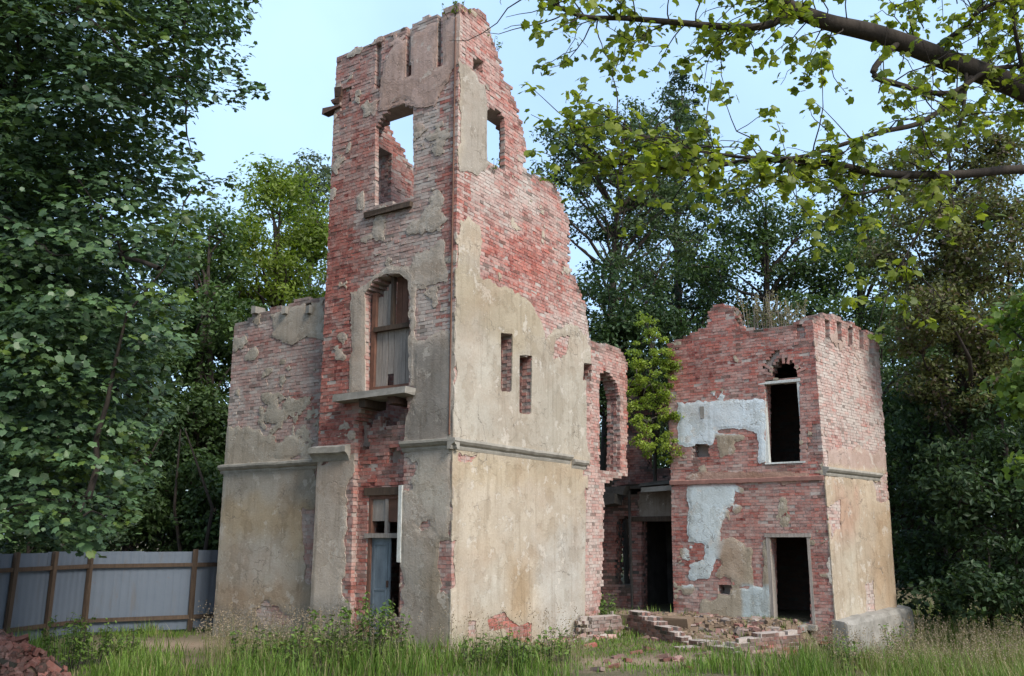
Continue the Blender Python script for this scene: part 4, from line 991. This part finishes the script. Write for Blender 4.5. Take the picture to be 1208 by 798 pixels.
tree('forest_tree', 'dark low tree at the wood edge behind tall grass', [(1190, 500, 25, 60, 60), (1150, 560, 24.5, 60, 60), (1180, 620, 24, 60, 60), (1140, 690, 24, 60, 40), (1210, 690, 24, 60, 40), (1260, 580, 24, 70, 100)], 1200, 24.5, DK1, DK2, .19, .8, .2)
tree('maple_sapling', 'bright green young tree at the wood edge', [(1212, 380, 13, 28, 50), (1222, 460, 13, 32, 55), (1235, 540, 13, 36, 40)], 1240, 13, (.07, .12, .025), (.17, .24, .05), .12, .6, .07, M_leaf_b, shape=MAPLE)
tree('forest_tree', 'dark tree filling the gap behind the broken link wall', [(720, 360, 29, 60, 45), (760, 400, 29, 60, 45), (700, 430, 29, 60, 60), (770, 480, 29.5, 60, 70)], 740, 30, DK1, DK2, .19, .9, .2)
# -- wood further off, all round the view
protos = []
for k, (h, c1, c2) in enumerate([(17, DK1, DK2), (19, DK1, MD2), (15, (.025, .05, .015), (.07, .10, .03))]):
    w = h * .26
    def bl(x, z, rx, rz): return (x, z, rx, rz)
    x0, y0 = (-8 + 8 * k), 300
    s = 300 / 1065.0
    def P_(x, z, rx, rz):
        fw = 300.0; r_up = (z - CZ) / fw
        # pixel that sees (x0+x, 300, z)
        v = (math.tan(math.atan(r_up) - PITCH)) * F * 1.0
        u = (x0 + x) / (fw * math.cos(PITCH) + (z - CZ) * math.sin(PITCH)) * F
        return (604 + u, 399 - v, 300, rx / s, rz / s)
    t = tree('woodland_tree', 'leafy tree in the dark wood further off', [P_(0, h * .78, w * .7, h * .2), (P_(-w * .4, h * .5, w * .8, h * .2)), P_(w * .4, h * .45, w * .8, h * .2), P_(0, h * .2, w * .9, h * .18)], 0, 300, c1, c2, .36, .62, .3, group='trees of the wood further off', base_xy=(x0, 300), clump=1.4)
    protos.append(t)
ring = []
for row, (D, n) in enumerate(((46, 17), (62, 21))):
    for i in range(n):
        a = math.radians(-58 + 116 * (i + .5 * (row % 2)) / n) + random.gauss(0, .02); d = D * random.uniform(.93, 1.1)
        ring.append((d * math.sin(a), d * math.cos(a)))
for i, (x, y) in enumerate(ring):
    px = 604 + x / y * 1065; s = random.uniform(.75, 1.0)
    if 215 < px < 420 or 600 < px < 720: s = .55
    k = i % 3
    z = gz(x, y) - .3
    if i < 3: protos[i].location = (x, y, z); protos[i].scale = (s, s, s); protos[i].rotation_euler = (0, 0, random.uniform(0, 6.28))
    else: copy_tree(protos[k], (x, y, z), random.uniform(0, 6.28), s)
# -- big maple on the left: sprays of leaves
mb = at(-70, 700, 14.5); mb[2] = gz(mb[0], mb[1]) - .1
MP_ = thing('maple_tree', 'large dark green maple with drooping leafy branches over the fence', 'tree', mb)
poly = [(-260, -260), (250, -260), (300, -60), (302, 20), (292, 50), (285, 85), (322, 108), (318, 128), (268, 130), (240, 120), (215, 128), (232, 180), (250, 195), (278, 222), (275, 240), (235, 232), (232, 290), (212, 330), (225, 400), (190, 440), (205, 480), (170, 520), (185, 560), (160, 590), (150, 640), (110, 650), (40, 640), (-260, 640)]
cand = rng.uniform([-260, -260], [325, 655], (9000, 2)); ins = sd(poly, cand[:, 0], cand[:, 1])
cand = cand[(ins > 3) & ((cand[:, 0] > -60) | (rng.random(len(cand)) < .5))][:2200]
Ps = []; Ns = []; Ts = []; ctr = []
for px, py in cand[:1150]:
    D = random.uniform(11.2, 16.5) - .4 * max(0, (py - 450) / 200); c = at(px, py, D); ctr.append(c)
    inside = float(sd(poly, np.array(px), np.array(py))); R = min(.85, .22 + inside * .010) * random.uniform(.7, 1.1)
    k = int(16 + 74 * R * R / .5); a = rng.uniform(0, 6.283, k); r = R * np.sqrt(rng.random(k)); til = rng.normal(size=2) * .25
    x = r * np.cos(a); y = r * np.sin(a); z = -(r * r) * .35 + x * til[0] + y * til[1] + rng.normal(size=k) * .06
    Ps.append(c + np.stack([x, y, z], 1)); Ns.append(unit(np.stack([x * .7, y * .7, np.full(k, .9)], 1) + rng.normal(size=(k, 3)) * .38 + np.array([.12, -.28, 0])))
    b = random.random() ** 1.5; t0 = np.array((.036, .068, .034)) * (1 - b) + np.array((.085, .145, .055)) * b
    if random.random() < .1: t0 = np.array((.085, .13, .025))
    Ts.append(t0[None] * rng.uniform(.65, 1.4, (k, 1)))
Ps = np.concatenate(Ps) - mb; Ns = np.concatenate(Ns); Ts = np.concatenate(Ts); szs = .112 * rng.uniform(.45, 1.25, len(Ps))
order = np.argsort(np.linalg.norm(Ps + mb - np.array([0, 0, CZ]), axis=1) + np.where(604 + (Ps + mb)[:, 0] / (Ps + mb)[:, 1] * 1065 < 5, 50, 0))
near = order[:290]; rest = order[290:]
kind(obj('foliage', foliage_mesh('foliage', Ps[rest], Ns[rest], szs[rest], Ts[rest], MAPLE), M_leaf_s, MP_), 'stuff')
LEAFV = {}
def leaf_objs(P, N, S, T, parent, key, mat, shape=MAPLE):
    vs = LEAFV.setdefault(key, [])
    if not vs:
        for k in rng.permutation(len(T))[:8]:
            me = mesh('leaf', shape, [np.arange(len(shape))[None]], np.tile(T[k], (len(shape), 1))); me.materials.append(mat); vs.append(me)
    for i in range(len(P)):
        o = obj('leaf', vs[i % len(vs)], None, parent, P[i]); q = Vector(N[i]).to_track_quat('Z', 'Y')
        o.rotation_mode = 'QUATERNION'; o.rotation_quaternion = q @ Matrix.Rotation(random.uniform(0, 6.28), 3, 'Z').to_quaternion(); o.scale = (S[i],) * 3
leaf_objs(Ps[near], Ns[near], szs[near], Ts[near], MP_, 'maple', M_leaf_s)
A = Acc(); tz = np.linspace(-.3, 13, 16); tp = np.stack([.25 * np.sin(tz * .3), .2 * np.cos(tz * .25) - .2, tz], 1); v, q = tube(tp, np.linspace(.36, .1, 16), 10)
obj('trunk', mesh('trunk', v, [q], None, True), M_bark, MP_)
ctr = np.array(ctr) - mb; anchors = []
for k in rng.permutation(len(ctr))[:170]:
    c = ctr[k]; hz = np.clip(c[2] * .8 - .5 * np.hypot(c[0], c[1]) * .4 + .8, 1.5, 12.5); p0 = tp[np.argmin(abs(tz - hz))]
    if anchors:
        an = np.array(anchors); j = np.argmin(np.linalg.norm(an - c, axis=1))
        if np.linalg.norm(an[j] - c) < .8 * np.linalg.norm(p0 - c): p0 = an[j]
    L = np.linalg.norm(c - p0); (v, q), path = limb(p0, c, min(.05, .012 + .012 * L), .006, .16, 8, 5, .07); A.add(v, q); anchors += list(path[3:7])
obj('branches', A.mesh('branches'), M_bark, MP_)
# -- tree standing outside the frame on the right: its boughs hang in over the view
ob = at(1460, 650, 7.6); ob[2] = gz(ob[0], ob[1]) - .1
OV = thing('overhanging_maple', 'maple bough with bright yellow green leaves hanging in front of the sky', 'tree', ob)
TRK = np.array([[ob[0], ob[1], ob[2] - .3], [ob[0] + .05, ob[1], 2.5], [ob[0] - .05, ob[1], 5], [ob[0], ob[1] + .1, 8], [ob[0] - .1, ob[1], 11]])
v, q = tube(TRK - ob, [.36, .3, .25, .18, .06], 12); obj('trunk', mesh('trunk', v, [q], None, True), M_bark, OV)
def pth(l): return [at(x, y, D) for x, y, D in l]
def spl(P, m=6):
    P = np.array(P); n = len(P); out = []
    for i in range(n - 1):
        p0, p1, p2, p3 = P[max(i - 1, 0)], P[i], P[i + 1], P[min(i + 2, n - 1)]
        for t in np.linspace(0, 1, m, endpoint=False): out.append(.5 * (2 * p1 + (p2 - p0) * t + (2 * p0 - 5 * p1 + 4 * p2 - p3) * t * t + (3 * p1 - p0 - 3 * p2 + p3) * t ** 3))
    return np.array(out + [P[-1]])
boughs = [(pth([(1440, 195, 7.6), (1330, 160, 7.5), (1208, 106, 7.4), (1120, 72, 7.3), (1040, 42, 7.2), (975, 26, 7.1), (928, 6, 7.0), (890, -25, 6.9), (840, -80, 6.8)]), .125, .04),
          (pth([(935, 12, 7.0), (905, 30, 6.95), (860, 32, 6.9), (800, 27, 6.85), (740, 22, 6.8), (690, 20, 6.75), (655, 6, 6.7), (630, -15, 6.7)]), .038, .012),
          (pth([(1450, 215, 7.7), (1330, 205, 7.5), (1208, 200, 7.3), (1130, 206, 7.2), (1040, 205, 7.1), (985, 194, 7.0), (930, 190, 6.9), (880, 190, 6.9), (820, 200, 6.9), (760, 196, 6.85), (715, 190, 6.8)]), .05, .008),
          (pth([(1150, 84, 7.35), (1125, 118, 7.2), (1085, 145, 7.1), (1040, 156, 7.0), (990, 172, 6.95), (950, 184, 6.9), (905, 188, 6.85), (850, 182, 6.8), (790, 170, 6.75), (730, 150, 6.7)]), .028, .006),
          (pth([(1140, 84, 7.3), (1136, 130, 7.25), (1122, 175, 7.2), (1105, 200, 7.15), (1100, 235, 7.1), (1085, 270, 7.1), (1066, 306, 7.05)]), .018, .004),
          (pth([(1075, 205, 7.1), (1050, 220, 7.1), (1020, 228, 7.1), (995, 230, 7.1)]), .018, .006),
          (pth([(1060, 50, 7.2), (1030, 85, 7.1), (1060, 100, 7.1), (1120, 110, 7.2), (1170, 82, 7.3), (1240, 78, 7.5)]), .03, .02),
          (pth([(1210, 100, 7.4), (1200, 50, 7.2), (1195, 20, 7.1), (1190, -20, 7.1)]), .022, .01),
          (pth([(1100, 60, 7.3), (1140, 30, 7.1), (1160, 10, 7.0), (1210, -10, 7.0)]), .03, .01)]
A = Acc(); LP_ = []; LN = []; LS_ = []
skel = []
for P, r0, r1 in boughs:
    S_ = spl(P); v, q = tube(S_ - ob, np.linspace(r0, r1, len(S_)), 9); A.add(v, q); skel.append((S_, r0))
obj('bough', A.mesh('bough'), M_bark, OV)
A = Acc()
def twig(p, d, L, r):
    n = 6; P = [p]
    for i in range(n):
        d = unit(d + rng.normal(size=3) * .22 + np.array([0, 0, -.03])); P.append(P[-1] + d * L / n)
    P = np.array(P); v, q = tube(P - ob, np.linspace(r, .0025, n + 1), 5); A.add(v, q); return P
def put_leaves(P, k, spread=.10):
    nodes = [random.randrange(1, len(P)) for _ in range(max(1, k // 5))] + [len(P) - 1]
    for i in range(k):
        c = P[nodes[i % len(nodes)]]; d = unit(rng.normal(size=3) * np.array([1, 1, .6])); q = c + d * random.uniform(.03, .10) - np.array([0, 0, .02])
        LP_.append(q); LN.append(unit(d * .55 + rng.normal(size=3) * .4 + np.array([0, -.2, .6])))
for bi, (S_, r0) in enumerate(skel):
    n = len(S_); cnt = [36, 40, 48, 36, 12, 8, 12, 8, 12][bi]
    for _ in range(cnt):
        j = random.randrange(n // 4 if bi in (0, 2) else 3, n); tdir = S_[min(j + 1, n - 1)] - S_[j - 1]; tdir = unit(tdir)
        d = unit(tdir * random.uniform(.2, 1) + np.array([random.gauss(0, .5), random.gauss(0, .6), random.uniform(-.7, .75)]))
        P = twig(S_[j], d, random.uniform(.35, .95), .007); put_leaves(P, random.randrange(11, 20), .085)
        if random.random() < .6:
            P2 = twig(P[3], unit(rng.normal(size=3) + d), random.uniform(.2, .45), .004); put_leaves(P2, random.randrange(8, 16), .07)
    put_leaves(S_[n // 3:], [10, 25, 25, 25, 14, 6, 5, 4, 6][bi], .12)
# leafy twigs in the top right corner
for _ in range(64):
    p = at(random.uniform(1020, 1300), random.uniform(-60, 130), random.uniform(6.9, 8.4)); P = twig(p, rng.normal(size=3), .6, .006); put_leaves(P, 22, .13)
kind(obj('twigs', A.mesh('twigs'), M_bark, OV), 'stuff')
LP_ = np.array(LP_) - ob; LN = np.array(LN); k_ = 604 + (LP_ + ob)[:, 0] / (LP_ + ob)[:, 1] * 1065 > 618; LP_ = LP_[k_]; LN = LN[k_]; LS_ = rng.uniform(.035, .095, len(LP_)); b = rng.random((len(LP_), 1)); LT = (np.array([[.09, .13, .018]]) * (1 - b) + np.array([[.27, .31, .045]]) * b)
inv = (604 + (LP_ + ob)[:, 0] / (LP_ + ob)[:, 1] * 1065 < 1200)
order = np.argsort(-(LS_ * inv)); near = order[:300]; rest = order[300:]
leaf_objs(LP_[near], LN[near], LS_[near], LT[near], OV, 'over', M_leaf_b)
kind(obj('foliage', foliage_mesh('foliage', LP_[rest], LN[rest], LS_[rest], LT[rest], MAPLE), M_leaf_b, OV), 'stuff')
# -- young tree growing on the ledge of the ruin
lp = RF.pt(-5.0, 1.0, 0)
tree('young_birch', 'bright green young tree growing on the ledge between tower and block', [(762, 385, 24.3, 10, 20), (776, 410, 24.3, 18, 26), (750, 425, 24.3, 12, 22), (766, 445, 24.3, 24, 26), (792, 440, 24.2, 10, 22), (748, 478, 24.3, 14, 30), (778, 485, 24.3, 22, 30), (758, 520, 24.2, 18, 22), (788, 528, 24.2, 14, 20)], 0, 24.5, (.13, .19, .03), (.34, .42, .08), .085, .62, .05, M_leaf_b, M_barkg, base_xy=(lp[0], lp[1]), base_z=3.72, clump=.45, cat='tree')

# ------------------------------------------------------------------ grass and weeds
def blades(P, h, wid, lean, T):
    n = len(P); a = rng.uniform(0, 6.283, n); d = np.stack([np.cos(a), np.sin(a), 0 * a], 1); s = np.stack([-d[:, 1], d[:, 0], 0 * a], 1); up = np.array([0, 0, 1.])
    h = h[:, None]; w = wid[:, None]; ln = (lean[:, None]) * h
    V = np.stack([P - s * w, P + s * w, P + s * w * .8 + d * ln * .35 + up * h * .55, P - s * w * .8 + d * ln * .35 + up * h * .55, P + d * ln + up * h * .97], 1)
    i = np.arange(n)[:, None] * 5
    return V.reshape(-1, 3), i + np.array([[0, 1, 2, 3]]), i + np.array([[3, 2, 4]]), np.repeat(T, 5, axis=0)
def free(x, y, m=.05):
    ok = np.ones(len(x), bool)
    for W, s0, s1, y0, y1 in ((TL, -3.75, .05, -.05, 5.3), (LW, -7.2, -3.5, -.05, 4.7), (RF, -4.2, 0, -.05, 4.7), (MB, -6.2, -3.9, -1.0, 3.), (RS, 0, 3.6, -.35, 3)):
        dx = x - W.o[0]; dy = y - W.o[1]; a = dx * W.X[0] + dy * W.X[1]; b = dx * W.Y[0] + dy * W.Y[1]
        ok &= ~((a > s0 - m) & (a < s1 + m) & (b > y0 - m) & (b < y1 + m))
    return ok
N0 = 190000
x = rng.uniform(-15, 16, N0); y = rng.uniform(12.5, 30, N0)
bare2 = bare_(x, y)
path = np.exp(-((y - 16.6 - .25 * (x - 1)) / .55) ** 2) * sstep(.9, 1.8, x) * (1 - sstep(4.2, 5.2, x))
bare = np.exp(-(((x + 7.3) / 2.2) ** 2 + ((y - 19.6) / .9) ** 2))
dn = fbm(x * .6, y * .6, 77, 4); den = sstep(.3, .55, dn) * (1 - .93 * bare2)
terr = sstep(.12, .2, ground(x, y))
den *= 1 - .45 * terr
keep = free(x, y) & (rng.random(N0) < den * np.where(y > 22, .6, 1)); x, y, dn = x[keep], y[keep], dn[keep]
hgt = (.10 + .42 * sstep(.4, .75, fbm(x * .5, y * .5, 78, 3))) * rng.uniform(.5, 1.3, len(x)) + .30 * sstep(6.5, 9, x) * rng.uniform(.2, 1.2, len(x))
hgt *= 1 - .5 * sstep(.12, .2, ground(x, y))
b = rng.random((len(x), 1)); straw = (rng.random(len(x)) < .12 + .25 * sstep(6, 9, x))[:, None]
T = np.array([[.065, .13, .02]]) * (1 - b) + np.array([[.18, .27, .05]]) * b; T = np.where(straw, np.array([[.27, .24, .12]]) * (.6 + .6 * b), T)
V, q, t3, TT = blades(np.stack([x, y, ground(x, y) - .02], 1), hgt, rng.uniform(.004, .011, len(x)), rng.uniform(.1, .7, len(x)), T)
kind(tag(obj('grass', mesh('grass', V, [q, t3], TT), M_grass), 'rough green grass growing around the ruin', 'grass'), 'stuff')
# tall seeding grass
xs = []; ys = []
for px0, px1, py0, py1, n in ((1060, 1215, 745, 790, 900), (240, 480, 765, 798, 900), (955, 1060, 765, 798, 260), (520, 700, 772, 798, 200)):
    for _ in range(n):
        p = on_z(random.uniform(px0, px1), random.uniform(py0, py1), -.2 if px0 > 900 else 0); xs.append(p[0]); ys.append(p[1])
xs = np.array(xs); ys = np.array(ys); k = free(xs, ys); xs, ys = xs[k], ys[k]; n = len(xs)
h = rng.uniform(.45, .95, n); b = rng.random((n, 1))
T = np.array([[.13, .15, .05]]) * (1 - b) + np.array([[.30, .26, .15]]) * b
base = np.stack([xs, ys, ground(xs, ys) - .02], 1)
V1, q1, t1, T1 = blades(base, h, np.full(n, .004), rng.uniform(.05, .35, n), T)
# seed heads: little kites at each tip
tips = V1.reshape(-1, 5, 3)[:, 4]; rep = 7; Pp = np.repeat(tips, rep, axis=0) + rng.normal(size=(n * rep, 3)) * np.array([.018, .018, .06])
Vk, Qk = leaf_geo(Pp, unit(rng.normal(size=(n * rep, 3))), .035, KITE)
Tk = np.repeat(np.repeat(np.array([[.28, .22, .16]]) * (.6 + .7 * b), rep, axis=0), 4, axis=0)
kind(tag(obj('seeding_grass', mesh('seeding_grass', np.concatenate([V1, Vk]), [q1, t1, Qk + len(V1)], np.concatenate([T1, Tk])), M_grass), 'tall pale grass with seed heads around the ruin', 'grass'), 'stuff')
def weed(name, label, p, h, n, c1, c2, leaf=.10, group='leafy weeds', spread=.25, stems_dry=False, cat='plant'):
    t = thing(name, label, cat, p, group); A = Acc(); P = []; Nn = []
    for i in range(n):
        a = random.uniform(0, 6.28); r = spread * math.sqrt(random.random()); b0 = np.array([r * math.cos(a), r * math.sin(a), -.05]); hh = h * random.uniform(.6, 1.1)
        tip = b0 * np.array([1.7, 1.7, 0]) + np.array([random.gauss(0, .06), random.gauss(0, .06), hh]); (v, q), path = limb(b0, tip, .007, .003, .08, 6, 4); A.add(v, q)
        for j in range(int(hh / .045)):
            u = random.uniform(.25, 1); pt = b0 + (tip - b0) * u; aa = random.uniform(0, 6.28); rr = leaf * .6 * (1.25 - u * .7)
            P.append(pt + np.array([rr * math.cos(aa), rr * math.sin(aa), random.uniform(-.03, .03)])); Nn.append([.5 * math.cos(aa) + random.gauss(0, .3), .5 * math.sin(aa) + random.gauss(0, .3), .8])
    P = np.array(P); b = rng.random((len(P), 1)); T = np.array([c1]) * (1 - b) + np.array([c2]) * b
    obj('stems', A.mesh('stems'), M_wood_grey if stems_dry else M_barkg, t); obj('leaves', foliage_mesh('leaves', P, unit(np.array(Nn)), leaf * rng.uniform(.6, 1.2, len(P)), T), M_grass, t); return t
def gp(px, py):
    z = 0.
    for _ in range(5): p = on_z(px, py, z); z = gz(p[0], p[1])
    return (p[0], p[1], z)
G1, G2 = (.06, .115, .022), (.16, .24, .05)
for px, py, h, lab in ((78, 792, .75, 'leafy nettle clump beside the rubble heap'), (112, 785, .65, 'bushy nettle clump before the first fence posts'), (140, 775, .4, 'small nettle on the bare soil by the fence'),
                       (292, 790, .6, 'nettle clump in front of the side wing'), (395, 795, .9, 'tall weeds at the foot of the pilaster left of the door'), (432, 792, 1.05, 'tall pale weeds right before the door'), (462, 790, .8, 'dark weeds between the door and the pier'),
                       (570, 792, .5, 'bushy weed against the red brick patch of the right wall'), (610, 795, .6, 'low weed next to the bushy one at the right wall'), (712, 742, .7, 'leafy weed inside the stub wall by the passage'),
                       (1000, 795, .6, 'leafy weed in front of the plinth'), (1062, 780, .7, 'leafy weed at the far corner of the plinth'), (345, 798, .7, 'weed clump before the joint of wing and tower'), (655, 782, .5, 'low weed under the streaked right end of the tower wall')):
    weed('weed', lab, gp(px, py), h * 1.15, 22, G1, G2, .10)
# plants rooted in the wall tops
for px, h, lab in ((882, 1.0, 'dry weed stalks on the wall top left of the arch'), (900, 1.05, 'dense dry weeds on the wall top above the window'), (917, .95, 'greenish weeds on the wall top over the arch'), (935, .8, 'short weeds on the wall top by the corner')):
    s, z = RF.sz(px, 386); p = RF.pt(s, .3, z - .08)
    weed('wall_weed', lab, p, h, 18, (.14, .15, .06), (.30, .24, .16), .08, 'weeds on the wall top', .22, True)
for W, px, py, h, lab in ((TR, 640, 214, .35, 'green plant on the step of the tower wall'), (TR, 582, 200, .3, 'small green plant on the upper window sill'),
                          (TL, 532, 18, .3, 'small green plant at the peak of the tower'), (TR, 584, 52, .22, 'tiny plant on the broken edge below the peak'),
                          (TR, 655, 222, .3, 'green tuft at the shoulder of the tower wall')):
    s, z = W.sz(px, py); weed('wall_plant', lab, W.pt(s, .12, z - .05), h, 12, (.09, .15, .02), (.22, .30, .05), .10, 'small plants on the tower', .2)
